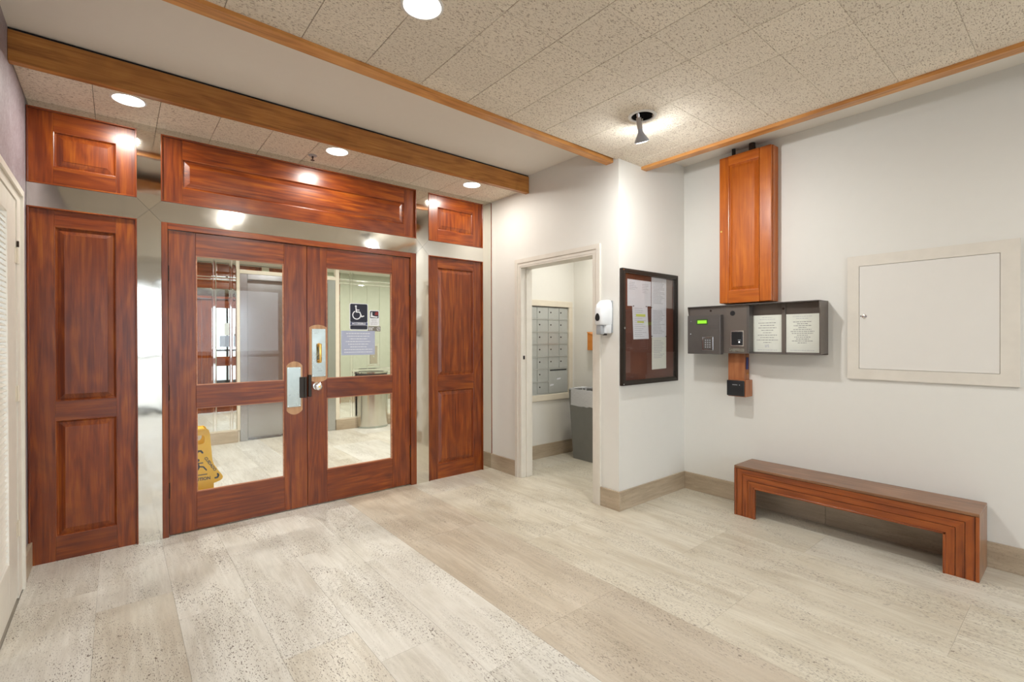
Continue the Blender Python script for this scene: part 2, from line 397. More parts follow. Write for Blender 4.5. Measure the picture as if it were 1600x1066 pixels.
# ---- floor: substrate + travertine slabs
floor = B('floor', (-1.3, 7.2), (YB-.05, 3.3), (-.10, -.016), plain('mortar', (.40, .35, .28), .8), kind='structure', label='travertine floor laid in long slabs, running through both rooms', category='floor')
xs = [-1.25, -.64, 0.015, .32, .625, .93, 1.235, 1.54, 1.845, 2.455, 3.065, 3.675, 4.285, 4.9, 5.5, 6.1, 7.1]
meshc = {}
rs = random.Random(3)
for i in range(len(xs)-1):
    x0, x1 = xs[i], xs[i+1]
    if x1 < 0.02 or x0 > 4.6: ys = [.0, 1.2, 2.2, 3.1]
    else:
        step = 1.22; off = {0: -.35, 1: -.02, 2: -.62}[i % 3] if x1 <= 1.9 else {0: -.1, 1: -.85}[i % 2]
        ys = [YB]; y = YB+abs(off)+.5
        while y < 3.0: ys.append(y); y += step
        ys.append(3.1)
    for j in range(len(ys)-1):
        y0, y1 = ys[j], ys[j+1]
        if y1-y0 < .1: continue
        tan = abs(x0-1.845) < .01 and y1 < 1.0
        if tan: mt = TRAVT
        elif abs(x0-1.54) < .01: mt = TRAVW
        elif x0 < 1.8: mt = rs.choice([TRAVW, TRAVW, TRAVW, TRAVW, TRAV])
        elif y1 > .6: mt = rs.choice([TRAVW, TRAV])
        else: mt = rs.choice([TRAV, TRAVY, TRAVY])
        g = .0003
        key = (round(x1-x0, 3), round(y1-y0, 3), mt.name)
        og = Vector(((x0+x1)/2, (y0+y1)/2, -.016))
        if key not in meshc:
            bm = bmesh.new(); bx(bm, -(x1-x0)/2+g, (x1-x0)/2-g, -(y1-y0)/2+g, (y1-y0)/2-g, 0, .016, .0004)
            me = bpy.data.meshes.new('floor_slab'); bm.to_mesh(me); bm.free(); me.materials.append(mt); meshc[key] = me
        link('floor_slab', meshc[key], og, floor)

# ---- ceiling: plaster slab + acoustic tiles
ceil = B('ceiling', (-1.3, 7.2), (YB-.05, 3.3), (2.852, 2.93), PLAST, kind='structure', label='plaster ceiling with two lower fields of beige acoustic tiles', category='ceiling')
def tiles(xl, yl, z, holes=()):
    for i in range(len(xl)-1):
        for j in range(len(yl)-1):
            x0, x1, y0, y1 = xl[i], xl[i+1], yl[j], yl[j+1]
            hh = [(hx, hy, hr) for hx, hy, hr in holes if hx+hr > x0 and hx-hr < x1 and hy+hr > y0 and hy-hr < y1]
            og = Vector(((x0+x1)/2, (y0+y1)/2, z)); a, c = (x1-x0)/2-.0012, (y1-y0)/2-.0003
            bm = bmesh.new(); key = ('t', round(a, 3), round(c, 3))
            if hh or key not in meshc:
                t = .0016
                if hh:
                    # subdivide and drop faces inside the cut-out
                    n = 26
                    gx = [-a+2*a*k/n for k in range(n+1)]; gy = [-c+2*c*k/n for k in range(n+1)]
                    V = {}
                    def gv(p, q):
                        if (p, q) not in V:
                            X, Y = gx[p], gy[q]
                            for hx, hy, hr in hh:
                                dx, dy = X-(hx-og.x), Y-(hy-og.y); d = math.hypot(dx, dy)
                                if hr-.5*2*a/n < d < hr+.9*2*a/n and 0 < p < n and 0 < q < n: X, Y = hx-og.x+dx/d*hr, hy-og.y+dy/d*hr
                            V[(p, q)] = bm.verts.new((X, Y, 0))
                        return V[(p, q)]
                    for p in range(n):
                        for q in range(n):
                            X, Y = (gx[p]+gx[p+1])/2, (gy[q]+gy[q+1])/2
                            if any(math.hypot(X-(hx-og.x), Y-(hy-og.y)) < hr for hx, hy, hr in hh): continue
                            bm.faces.new((gv(p, q), gv(p, q+1), gv(p+1, q+1), gv(p+1, q)))
                    for e in [e for e in bm.edges if e.is_boundary]:
                        pass
                    bmesh.ops.extrude_face_region(bm, geom=bm.faces[:]) and None
                    # lift the duplicated top
                    top = [v for v in bm.verts if v.index < 0]
                    bm.verts.ensure_lookup_table()
                    nb = len(V)
                    for v in bm.verts[nb:]: v.co.z += .012
                else:
                    bx(bm, -a, a, -c, c, 0, .012, t)
                me = bpy.data.meshes.new('ceiling_tile'); bmesh.ops.recalc_face_normals(bm, faces=bm.faces); bm.to_mesh(me); me.materials.append(TILE)
                if not hh: meshc[key] = me
            else: me = meshc[key]
            bm.free()
            link('ceiling_tile', me, og, ceil)
txs = [0.0]+[.1425+.3075*k for k in range(12)]+[3.684]
txs = [t for t in txs if t <= 3.684]
tys = [YB]+[-2.055-.305*k for k in range(14, -1, -1)]+[-1.75, -1.600]
tiles(txs, tys, 2.709, [(x, y, .080) for x, y in MAIN_DL]+[(x, y, .070) for x, y in EYE])
txe = [0, .305, .61, .915, 1.22, 1.525, 1.83, 2.135, 2.44, 2.745, 3.05, 3.355, 3.379]
tiles(txe, [-.545, -.44, -.135, 0], 2.727, [(x, y, .078) for x, y in ENTRY_DL])
def slab_holes(name, x0, x1, y0, y1, z0, z1, hs, mat):
    # backing board above the tiles with round cut-outs for the fittings
    P(name, rectp(x0, x1, y0, y1), z0, z1, Map((0, 0, 0), (1, 0, 0), (0, 1, 0)), mat, ceil, [list(reversed(circ(hx, hy, hr, 24))) for hx, hy, hr in hs])
slab_holes('tile_backing', 0, 3.684, YB, -1.60, 2.7205, 2.734, [(x, y, .088) for x, y in MAIN_DL+EYE], DARK)
slab_holes('tile_backing', 0, XS, -.545, 0, 2.7385, 2.75, [(x, y, .088) for x, y in ENTRY_DL], DARK)

# ---- wood beam and trims
B('beam', (XL, XS), (-.592, -.545), (2.686, 2.838), BEAM, r=.002, kind='structure', label='long brown wooden beam across the ceiling in front of the doors', category='beam')
B('gap_shade_strip', (XL, XS), (-.580, -.547), (2.838, 2.852), DARK, kind='structure', label='black strip painted for the shade in the gap between the wooden beam and the plaster ceiling', category='trim')  # black strip added to paint the shade in the deep gap over the beam
def skew(name, pts, z0, z1, mat, **t):
    P(name, pts, z0, z1, Map((0, 0, 0), (1, 0, 0), (0, 1, 0)), mat, **t)
skew('trim_1', [(0, -1.655), (XS, -1.575), (XS, -1.507), (0, -1.570)], 2.690, 2.77, TRIM['x'], kind='structure', label='orange wood trim along the tile ceiling edge, parallel to the beam', category='trim')
skew('trim_2', [(3.668, Y1), (3.684, YB), (3.758, YB), (3.735, Y1)], 2.687, 2.77, TRIM['y'], kind='structure', label='orange wood trim along the tile ceiling edge beside the right wall', category='trim')
# ---- walls
wl = E('wall_left', (-.06, -3, 0), kind='structure', label='left wall with mottled grey mauve wallpaper', category='wall')
B('wallpaper_panel', (-.10, 0), (-.36, 0.0), (0, 2.852), WALLP, wl)
B('wallpaper_panel', (-.10, 0), (-1.15, -.36), (2.06, 2.852), WALLP, wl)
B('wallpaper_panel', (-.10, 0), (YB, -1.15), (0, 2.852), WALLP, wl)
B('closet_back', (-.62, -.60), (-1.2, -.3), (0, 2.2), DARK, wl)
B('wall_right', (XR, XR+.12), (YB, Y1-.0), (0, 2.852), PAINT, kind='structure', label='white painted right wall behind the bench', category='wall')
ws = E('wall_side', (XS+.06, -.8, 0), kind='structure', label='white wall with the mailroom doorway', category='wall')
B('wall_plaster', (XS, XS+.12), (-.47, 0), (0, 2.852), PAINT, ws)
B('wall_plaster', (XS, XS+.12), (-1.385, -.47), (2.015, 2.852), PAINT, ws)
B('wall_plaster', (XS, XS+.12), (Y1, -1.385), (0, 2.852), PAINT, ws)
B('wall_return', (XS+.12, XR+.12), (Y1, Y1+.10), (0, 2.852), PAINT, kind='structure', label='short white wall that carries the notice case', category='wall')
wm = E('wall_mailroom', (4.2, -.02, 0), kind='structure', label='white inner walls of the mailroom', category='wall')
B('wall_plaster', (XS+.12, XM), (-.03, .02), (0, .66), PAINTM, wm)
B('wall_plaster', (XS+.12, XM), (-.03, .02), (1.73, 2.5), PAINTM, wm)
B('wall_plaster', (XS+.12, 3.50), (-.03, .02), (.66, 1.73), PAINTM, wm)
B('wall_plaster', (4.53, XM), (-.03, .02), (.66, 1.73), PAINTM, wm)
B('wall_plaster', (XM, XM+.1), (Y1+.1, .02), (0, 2.5), PAINTM, wm)
slabm = B('mailroom_ceiling', (XS+.12, XM), (Y1+.1, -.03), (2.5, 2.54), PAINTM, wm)
# door wall core
wb = E('wall_back', (1.7, .06, 0), kind='structure', label='wall that holds the double doors and the wood panelling', category='wall')
B('wall_core', (XL, .58), (.022, .098), (0, 2.852), PAINT, wb)
B('wall_core', (2.575, XS), (.022, .098), (0, 2.852), PAINT, wb)
B('wall_core', (.58, 2.575), (.022, .098), (2.11, 2.852), PAINT, wb)
B('wall_core', (XS, 7.1), (.022, .12), (0, 2.852), SAGE, wb)
B('wall_core', (-1.3, XL), (.022, .12), (0, 2.852), SAGE, wb)
# lobby shell
B('wall_lobby_left', (-1.3, -1.2), (.12, 3.09), (0, 2.852), SAGE, kind='structure', label='far left end wall of the elevator lobby', category='wall')
B('wall_lobby_right', (7.0, 7.1), (.12, 3.09), (0, 2.852), SAGE, kind='structure', label='far right end wall of the elevator lobby', category='wall')
# ---- lobby elevator wall (mirror panelled)
lw = E('wall_lobby', (2.2, 3.15, 0), kind='structure', label='mirror panelled wall of the lobby behind the doors', category='wall')
B('wall_core', (-1.3, 1.70), (3.10, 3.30), (0, 2.852), CREAM, lw); B('wall_core', (2.77, 7.1), (3.10, 3.30), (0, 2.852), CREAM, lw)
B('wall_core', (1.70, 2.77), (3.10, 3.30), (2.13, 2.852), CREAM, lw)
def mirror(u0, u1, v0, v1, mat=MIRROR):
    g = .0007
    bm = bmesh.new(); rings(bm, u0+g, u1-g, v0+g, v1-g, [(0, -.009), (0, -.001), (.010, .0002)], LOBW); M('mirror_pane', bm, mat, lw)
for a, b_ in ((-1.2, -.4), (-.4, .4), (.4, 1.3345), (1.3345, 1.37), (1.37, 1.522), (1.522, 1.548), (1.548, 1.592)):
    m_ = MIRB if b_-a < .04 else MIRROR
    mirror(a, b_, .165, 2.085, m_); mirror(a, b_, 2.085, 2.12, MIRB); mirror(a, b_, 2.12, 2.71, m_)
mirror(1.632, 2.85, 2.235, 2.71)
for a, b_ in ((2.92, 3.08), (3.08, 3.118), (4.6, 5.6), (5.6, 6.9)):
    mirror(a, b_, .165, 2.148, MIRB if b_-a < .05 else MIRROR); mirror(a, b_, 2.148, 2.206, MIRB); mirror(a, b_, 2.206, 2.71, MIRROR)
mirror(3.118, 4.6, .165, .815); mirror(3.118, 4.6, .815, .872, MIRB); mirror(3.118, 3.345, .872, 2.148); mirror(3.545, 4.6, .872, 2.148)
mirror(3.345, 3.545, 1.26, 2.148); mirror(3.345, 3.545, .872, .92)
for (u0, u1, v0, v1) in ((3.345, 3.385, .92, 1.26), (3.505, 3.545, .92, 1.26), (3.385, 3.505, .92, .95), (3.385, 3.505, 1.22, 1.26)): mirror(u0, u1, v0, v1, MIRB)
mirror(3.118, 4.6, 2.148, 2.206, MIRB); mirror(3.118, 4.6, 2.206, 2.71)
R('frame_strip', 1.594, 1.63, .15, 2.235, -.02, .012, LOBW, CREAM, lw, .003); R('frame_strip', 2.862, 2.918, .15, 2.71, -.02, .012, LOBW, CREAM, lw, .003)
R('frame_strip', -1.2, 1.594, .148, .165, -.02, .012, LOBW, CREAM, lw); R('frame_strip', 2.918, 7.0, .148, .165, -.02, .012, LOBW, CREAM, lw)
R('frame_strip', 1.63, 2.862, 2.185, 2.235, -.02, .012, LOBW, CREAM, lw, .003)
B('ceiling_lobby', (-1.3, 7.1), (.12, 3.10), (2.712, 2.74), PLAST, kind='structure', label='pale plaster ceiling over the elevator lobby', category='ceiling')
bl = E('baseboard_lobby', (2, 3.08, 0), kind='structure', label='tan stone baseboard under the lobby mirrors', category='baseboard')
for a, b_ in ((-1.2, .35), (.352, 1.60), (2.862, 4.2), (4.202, 5.6), (5.602, 7.0)): B('base_slab', (a, b_), (3.062, 3.10), (0, .148), BASE['x'], bl, .002)
# lobby side base under the sage wall
bs = E('baseboard_lobby_near', (5, .13, 0), kind='structure', label='stone baseboard on the door side of the lobby', category='baseboard')
for a, b_ in ((3.39, 4.6), (4.602, 5.8), (5.802, 7.0)): B('base_slab', (a, b_), (.12, .14), (0, .148), BASE['x'], bs, .002)

# ---- baseboards in the vestibule
def baseb(name, label, segs, kindaxis):
    e = E(name, segs[0][0:3] if False else (0, 0, 0), kind='structure', label=label, category='baseboard')
    for (x0, x1, y0, y1, z1) in segs: B('base_slab', (x0, x1), (y0, y1), (0, z1), BASE[kindaxis], e, .0015)
baseb('baseboard_left', 'short stone baseboard between louvered door and panelling', [(0, .018, -.298, -.001, .142)], 'y')
baseb('baseboard_side', 'tan stone baseboard pieces beside the mailroom doorway', [(XS-.016, XS, -.398, 0, .148), (XS-.016, XS, Y1-.016, -1.452, .148)], 'y')
baseb('baseboard_return', 'tan stone baseboard under the notice case', [(XS, XR-.017, Y1-.016, Y1, .148)], 'x')
baseb('baseboard_right', 'tan stone baseboard along the right wall behind the bench', [(XR-.016, XR, -2.735, Y1, .148), (XR-.016, XR, -3.93, -2.737, .148), (XR-.016, XR, -5.1, -3.932, .148), (XR-.016, XR, YB, -5.102, .148)], 'y')
baseb('baseboard_mailroom', 'tan stone baseboard inside the mailroom', [(XS+.12, XM-.017, -.046, -.03, .148), (XM-.016, XM, Y1+.1, -.03, .148)], 'x')

# ---- wood panels of the door wall
def raised(parent, u0, u1, v0, v1, mp, mat, w=0):
    bm = bmesh.new()
    rings(bm, u0, u1, v0, v1, [(0, w), (.004, w-.0015), (.008, w-.010), (.012, w-.013), (.014, w-.012), (.042, w-.003), (.0425, w-.0012)], mp)
    return M('raised_panel', bm, mat, parent)
def panel(u0, u1, v0, v1, cuts, us, mp, label, group=None, woods=None, th=.020, horiz=False, root=None):
    Wd = woods or W
    if root is None:
        root = E('wood_panel', tuple(mp((u0+u1)/2, v0, 0)), label=label, category='panel')
    a, b_ = us; e = .009; d = .018; g = .0007
    # bead around the edge, standing as proud as the metal
    R('edge_bead', u0, u0+e, v0, v1, -.02, d, mp, Wd['z'], root, .002); R('edge_bead', u1-e, u1, v0, v1, -.02, d, mp, Wd['z'], root, .002)
    R('edge_bead', u0+e, u1-e, v1-e, v1, -.02, d, mp, Wd['x'], root, .002)
    if v0 > .1: R('edge_bead', u0+e, u1-e, v0, v0+e, -.02, d, mp, Wd['x'], root, .002)
    lo = v0+e if v0 > .1 else v0
    R('stile', u0+e, a-g, lo, v1-e, -th, 0, mp, Wd['z'], root); R('stile', b_+g, u1-e, lo, v1-e, -th, 0, mp, Wd['z'], root)
    edges = [lo]+[c for cc in cuts for c in cc]+[v1-e]
    for i in range(0, len(edges), 2): R('rail', a, b_, edges[i], edges[i+1], -th, 0, mp, Wd['x'], root)
    for (c0, c1) in cuts: raised(root, a, b_, c0, c1, mp, Wd['x'] if horiz else Wd['z'])
    return root
xb, xc, xf, xd, xe, xsx = .507, .633, 2.515, 2.642, 3.265, 3.368
zt, z1, z2 = 2.689, 2.244, 2.108
panel(XL+.002, xb, z1, zt, [(2.358, 2.570)], (.116, .404), FRONT, 'small wooden panel above the metal band, left of the metal post beside the louvered door')
panel(XL+.002, xb, 0, z2, [(.144, .840), (.955, 2.002)], (.118, .401), FRONT, 'tall dark wooden panel next to the louvered door')
panel(xc, xf, z1, zt, [(2.356, 2.554)], (.752, 2.400), FRONT, 'wide wooden header panel above the double doors', horiz=True)
panel(xd, xe, z1, zt, [(2.362, 2.576)], (2.749, 3.154), FRONT, 'small orange wooden panel above the metal band, beside the white wall')
panel(xd, xe, 0, z2, [(.140, .836), (.976, 2.004)], (2.745, 3.157), FRONT, 'tall reddish wooden panel between double doors and white wall')
# the same panelling on the lobby side (seen in the lobby mirrors)
for (a, b_, c, d, cc, uu) in ((-XS+.1, -xd, z1, zt, [(2.362, 2.576)], (-3.157, -2.745)), (-XS+.1, -xd, 0, z2, [(.14, .836), (.976, 2.004)], (-3.157, -2.745)), (-xf, -xc, z1, zt, [(2.356, 2.554)], (-2.4, -.752)),
      (-xb, -.002, z1, zt, [(2.358, 2.57)], (-.404, -.116)), (-xb, -.002, 0, z2, [(.144, .84), (.955, 2.002)], (-.401, -.118))):
    panel(a, b_, c, d, cc, uu, LOBBY, '', root=wb)
# ---- polished metal cladding, mitred where the strips meet
def cladding(mp, root, sgn=1, top=2.727):
    def q(pts): return [(sgn*p[0], p[1]) for p in pts]
    def mk(pts, mt=STEEL): P('metal_strip', q(pts), -.02, .012, mp, mt, root)
    xm, xn, zc = (xb+xc)/2, (xf+xd)/2, (z1+z2)/2; g = .0008
    mk([(0.002, z2), (xb-g, z2), (xm-g, zc), (xb-g, z1), (0.002, z1)], STEELB)
    mk([(xc+g, z2), (xf-g, z2), (xn-g, zc), (xf-g, z1), (xc+g, z1), (xm+g, zc)], STEELB)
    mk([(xd+g, z2), (xe, z2), (xe, z1), (xd+g, z1), (xn+g, zc)], STEELB)
    mk([(xb, 0), (xc, 0), (xc, z2-g), (xm, zc-g), (xb, z2-g)]); mk([(xb, z1+g), (xm, zc+g), (xc, z1+g), (xc, zt), (xb, zt)])
    mk([(xf, 0), (xd, 0), (xd, z2-g), (xn, zc-g), (xf, z2-g)]); mk([(xf, z1+g), (xn, zc+g), (xd, z1+g), (xd, zt), (xf, zt)])
    mk([(xe+.0005, 0), (xsx, 0), (xsx, zt), (xe+.0005, zt)])
    mk([(0.002, zt+.0005), (xsx, zt+.0005), (xsx, top), (.002, top)], STEELB)
clad = E('metal_cladding', (1.7, 0, 0), label='polished metal strips framing the wooden panels and doors', category='metal frame', kind='structure')
cladding(FRONT, clad)
R('wood_bead', xsx+.0005, XS-.0005, 0, 2.72, -.02, .012, FRONT, W['z'], clad)
cladding(LOBBY, wb, -1, 2.70)

# ---- double doors
df = E('door_frame', (1.57, 0, 0), kind='structure', label='reddish wooden frame around the double doors', category='door frame')
R('jamb', xc+.001, .668, 0, z2, -.12, .014, FRONT, W['z'], df, .002); R('jamb', 2.457, xf-.001, 0, z2, -.12, .014, FRONT, W['z'], df, .002)
R('head', .668, 2.457, 2.064, z2-.001, -.12, .014, FRONT, W['x'], df, .002)
def door(name, u0, u1, g0, g1, label):
    root = E(name, ((u0+u1)/2, .02, 0), kind='structure', label=label, category='door')
    z = [.010, .268, .852, 1.007, 1.906, 2.060]; g = .0006; t0, t1 = -.045, 0
    R('stile', u0, g0-g, z[0], z[5], t0, t1, FRONT, W['z'], root, .0015); R('stile', g1+g, u1, z[0], z[5], t0, t1, FRONT, W['z'], root, .0015)
    for a, b_ in ((z[0], z[1]), (z[2], z[3]), (z[4], z[5])): R('rail', g0, g1, a, b_, t0, t1, FRONT, W['x'], root)
    for a, b_ in ((z[1], z[2]), (z[3], z[4])):
        bm = bmesh.new()
        for s0, s1 in ((-.006, 0), (-.045, -.039)):
            pass
        # glazing bead, light worn edge
        o = rectp(g0, g1, a, b_); h = rectp(g0+.007, g1-.007, a+.007, b_-.007)
        plate(bm, o, -.018, -.004, FRONT, [list(reversed(h))]); M('glazing_bead', bm, BEADM, root)
        R('glass_pane', g0+.003, g1-.003, a+.003, b_-.003, -.026, -.020, FRONT, GLASS, root)
    return root
BEADM = wood('worn_bead', 'x', (.36, .13, .06), (.52, .22, .11), (.62, .32, .18), rough=.4)
d1 = door('door_1', .671, 1.560, .827, 1.392, 'left leaf of the double doors, behind which the yellow sign stands')
d2 = door('door_2', 1.563, 2.454, 1.714, 2.283, 'right leaf of the double doors with accessible sign and knob')
def hinge(root, u, z, mp=FRONT, mat=None, w=0):
    p = mp(u, z, w+.006); k = LA('hinge', p, (0, 0, 1), [(0, -.055), (.004, -.052), (.0065, -.05), (.0065, -.017), (.0055, -.016), (.0065, -.015), (.0065, .015), (.0055, .016), (.0065, .017), (.0065, .05), (.004, .052), (0, .055)], mat or HINGE, root, 12)
for zz in (.31, .97, 1.77): hinge(d1, .669, zz); hinge(d2, 2.4555, zz)
# push plate with bare worn wood round it
def blob(u0, u1, v0, v1, cu=.03, n=10):
    # rectangle with bulged top and bottom
    t = [(u1+(u0-u1)*k/n, v1+cu*math.sin(math.pi*k/n)**.7) for k in range(n+1)]
    b_ = [(u0+(u1-u0)*k/n, v0-cu*math.sin(math.pi*k/n)**.7) for k in range(n+1)]
    return b_+t
P('bare_wood_patch', blob(1.408, 1.525, .775, 1.120, .034), -.001, .0006, FRONT, BARE, d1, label='pale bare wood worn around the push plate')
R('push_plate', 1.412, 1.513, .800, 1.109, .0006, .003, FRONT, PLATE, d1, .001, label='square brushed steel plate')
for u, v in ((1.42, .808), (1.505, .808), (1.42, 1.101), (1.505, 1.101)): LA('screw', FRONT(u, v, .003), (0, -1, 0), [(0.003, 0), (.003, .0008), (0, .0014)], CHROME, d1, 8)
P('bare_wood_patch', blob(1.577, 1.713, 1.005, 1.420, .022), -.001, .0006, FRONT, BARE, d2, label='pale bare wood worn around the pull plate')
pp = R('pull_plate', 1.597, 1.704, 1.026, 1.409, .0006, .003, FRONT, PLATE, d2, .001, label='tall steel plate')
for u, v in ((1.605, 1.034), (1.696, 1.034), (1.605, 1.401), (1.696, 1.401)): LA('screw', FRONT(u, v, .003), (0, -1, 0), [(0.003, 0), (.003, .0008), (0, .0014)], CHROME, d2, 8)
bm = bmesh.new(); bx(bm, 1.641, 1.661, -.045, -.033, 1.140, 1.290, .004, 2)
for zz in (1.150, 1.280): disc(bm, FRONT(1.651, zz, .003), (0, -1, 0), [(.016, 0), (.015, .006), (.009, .009), (.008, .034)], 14)
M('pull_handle', bm, BRASS, d2, smooth=True, label='brass pull handle')
LA('door_knob', FRONT(1.632, .953, 0), (0, -1, 0), [(.034, 0), (.034, .004), (.030, .010), (.014, .014), (.013, .032), (.024, .040), (.030, .052), (.029, .064), (.020, .072), (0, .074)], CHROME, d2, 24, label='round chrome knob')
LA('key_cylinder', FRONT(1.632, .953, .0735), (0, -1, 0), [(.009, 0), (.009, .003), (0, .003)], BRASS, d2, 12)
bm = bmesh.new(); bx(bm, 1.503, 1.556, -.010, -.003, .868, 1.030, .002); bx(bm, 1.535, 1.553, -.022, -.010, .868, 1.030, .003); M('latch_guard', bm, BRONZE, d1, label='dark bronze latch guard')
bm = bmesh.new(); bx(bm, 1.566, 1.590, -.018, -.001, .872, 1.045, .003); M('latch_guard', bm, BRONZE, d2, label='dark bronze latch guard')
# ---- signs on the glass of door 2 (flat, stuck on the glass)
SG = Map((0, .0198, 0), (1, 0, 0), (0, 0, 1))
def rrect(u0, u1, v0, v1, r, n=5):
    o = []
    for cx, cy, a in ((u1-r, v0+r, -90), (u1-r, v1-r, 0), (u0+r, v1-r, 90), (u0+r, v0+r, 180)):
        for k in range(n+1): t = math.radians(a+90*k/n); o.append((cx+r*math.cos(t), cy+r*math.sin(t)))
    return o
# positions corrected for the glass standing 2 cm behind the door face
def gx(u): return u+(u-.4075)*.005
acs = P('accessible_sign', rrect(1.909, 2.068, 1.404, 1.629, .012), 0, .002, SG, SIGNW, label='black and white wheelchair access sign on the door glass', category='sign')
P('sign_field', rrect(1.914, 2.063, 1.470, 1.624, .010), .002, .0024, SG, SIGNB, acs); P('sign_field', rrect(1.914, 2.063, 1.409, 1.442, .008), .002, .0024, SG, SIGNB, acs)
P('sign_field', rectp(1.914, 2.063, 1.444, 1.469), .002, .0024, SG, plain('sign_band', (.08, .09, .18), .4), acs)
bm = bmesh.new(); k = .0024; w0, w1 = k, k+.0004
cu_, cv_ = 1.966, 1.531
plate(bm, circ(1.962, 1.604, .0085, 16), w0, w1, SG)
stroke(bm, [(1.963, 1.592), (1.966, 1.556), (1.995, 1.556), (2.012, 1.517), (2.030, 1.523)], .010, w0, w1, SG)
stroke(bm, [(1.966, 1.573), (1.990, 1.573)], .008, w0, w1, SG)
stroke(bm, circ(1.969, 1.530, .034, 18, math.radians(118), math.radians(372), False), .0085, w0, w1, SG)
M('wheelchair_symbol', bm, SIGNW, acs)
text('lettering', 'ACCESSIBLE', .024, 1.988, 1.4565, w0+.0004, SG, SIGNW, acs, bold=.0006, sx=.93)
st = P('window_sticker', rrect(2.079, 2.171, 1.440, 1.576, .010), 0, .0012, SG, SIGNW, label='small white sticker with black picture, right of the accessible sign', category='sticker')
P('picture_field', rrect(2.087, 2.164, 1.508, 1.569, .007), .0012, .0015, SG, SIGNB, st)
P('picture_shape', [(2.092, 1.515), (2.150, 1.512), (2.160, 1.522), (2.130, 1.524), (2.108, 1.530), (2.106, 1.562), (2.097, 1.556)], .0015, .0018, SG, SIGNW, st)
P('picture_shape', [(2.128, 1.535), (2.158, 1.532), (2.160, 1.562), (2.136, 1.560)], .0015, .0018, SG, REDP, st)
bm = bmesh.new(); print_lines(bm, 2.088, 2.162, 1.447, 1.502, 7, .003, SG, .0012, seed=4); M('printed_lines', bm, INKL, st, kind='stuff')
s3 = P('strip_sticker', rectp(2.070, 2.182, 1.394, 1.437), 0, .0012, SG, plain('sticker_grey', (.20, .18, .15), .5), label='narrow grey strip sticker with round symbol, under the white sticker', category='sticker')
bm = bmesh.new(); stroke(bm, circ(2.163, 1.4155, .014, 18), .003, .0012, .0016, SG, False); stroke(bm, [(2.154, 1.405), (2.172, 1.426)], .003, .0012, .0016, SG, False)
print_lines(bm, 2.076, 2.140, 1.402, 1.430, 3, .005, SG, .0012, seed=9, center=False); M('printed_lines', bm, SIGNW, s3, kind='stuff')
s4 = P('door_notice', rectp(1.838, 2.130, 1.192, 1.397), 0, .0015, SG, BLUEP, label='pale blue notice with faint white print on the door glass', category='notice')
bm = bmesh.new(); print_lines(bm, 1.858, 2.110, 1.205, 1.385, 8, .006, SG, .0015, seed=5, fill=(.55, 1)); M('printed_lines', bm, SIGNW, s4, kind='stuff')

# ================================================================== LEFT WALL: louvered closet door
dl = E('door_3', (0, -.8, 0), kind='structure', label='white louvered closet door in the left wall', category='door')
ly0, ly1 = -1.10, -.452
for a, b_ in ((-.69, ly1), (ly0, -1.02)): B('stile', (-.022, .008), (a, b_), (.012, 2.035), LOUV, dl, .002)
B('rail', (-.022, .008), (-1.019, -.691), (1.93, 2.035), LOUV, dl, .002); B('rail', (-.022, .008), (-1.019, -.691), (.012, .262), LOUV, dl, .002)
bm = bmesh.new(); bx(bm, -.0125, .0125, -.164, .164, -.0022, .0022, .0015)
bmesh.ops.rotate(bm, verts=bm.verts, cent=(0, 0, 0), matrix=Matrix.Rotation(math.radians(38), 3, 'Y'))
sl = bpy.data.meshes.new('slat'); bm.to_mesh(sl); bm.free(); sl.materials.append(LOUV)
zz = .276
while zz < 1.925: link('slat', sl, Vector((-.007, -.855, zz)), dl); zz += .0255
for z_ in (.36, 1.05, 1.755):
    bm = bmesh.new(); bx(bm, .008, .011, -.485, -.446, z_-.04, z_+.04, .001); bx(bm, .012, .015, -.444, -.412, z_-.04, z_+.04, .001); disc(bm, (.014, -.446, z_-.04), (0, 0, 1), [(0, 0), (.0045, 0), (.0045, .08), (0, .08)], 10); M('hinge', bm, CREAM, dl, smooth=True)
bm = bmesh.new(); bx(bm, .011, .020, -.452, -.440, 1.80, 1.83, .001); M('catch', bm, HINGE, dl)
tc = E('trim_3', (0, -.37, 0), kind='structure', label='white moulded casing around the louvered closet door', category='trim')
CP = [(-.300, 0), (-.300, 2.118), (-1.25, 2.118), (-1.25, 2.04), (-.440, 2.04), (-.440, 0)]
bm = bmesh.new(); plate(bm, [(p[0], p[1]) for p in reversed(CP)], 0, .012, Map((0, 0, 0), (0, 1, 0), (0, 0, 1))); M('casing', bm, LOUV, tc)
bm = bmesh.new(); plate(bm, list(reversed([(-.300, 0), (-.300, 2.118), (-1.25, 2.118), (-1.25, 2.085), (-.335, 2.085), (-.335, 0)])), .012, .024, Map((0, 0, 0), (0, 1, 0), (0, 0, 1))); M('casing_edge', bm, LOUV, tc)
B('casing_stop', (-.03, 0), (-.452, -.44), (0, 2.04), LOUV, tc); B('casing_stop', (-.03, 0), (-1.10, -.452), (2.037, 2.05), LOUV, tc)

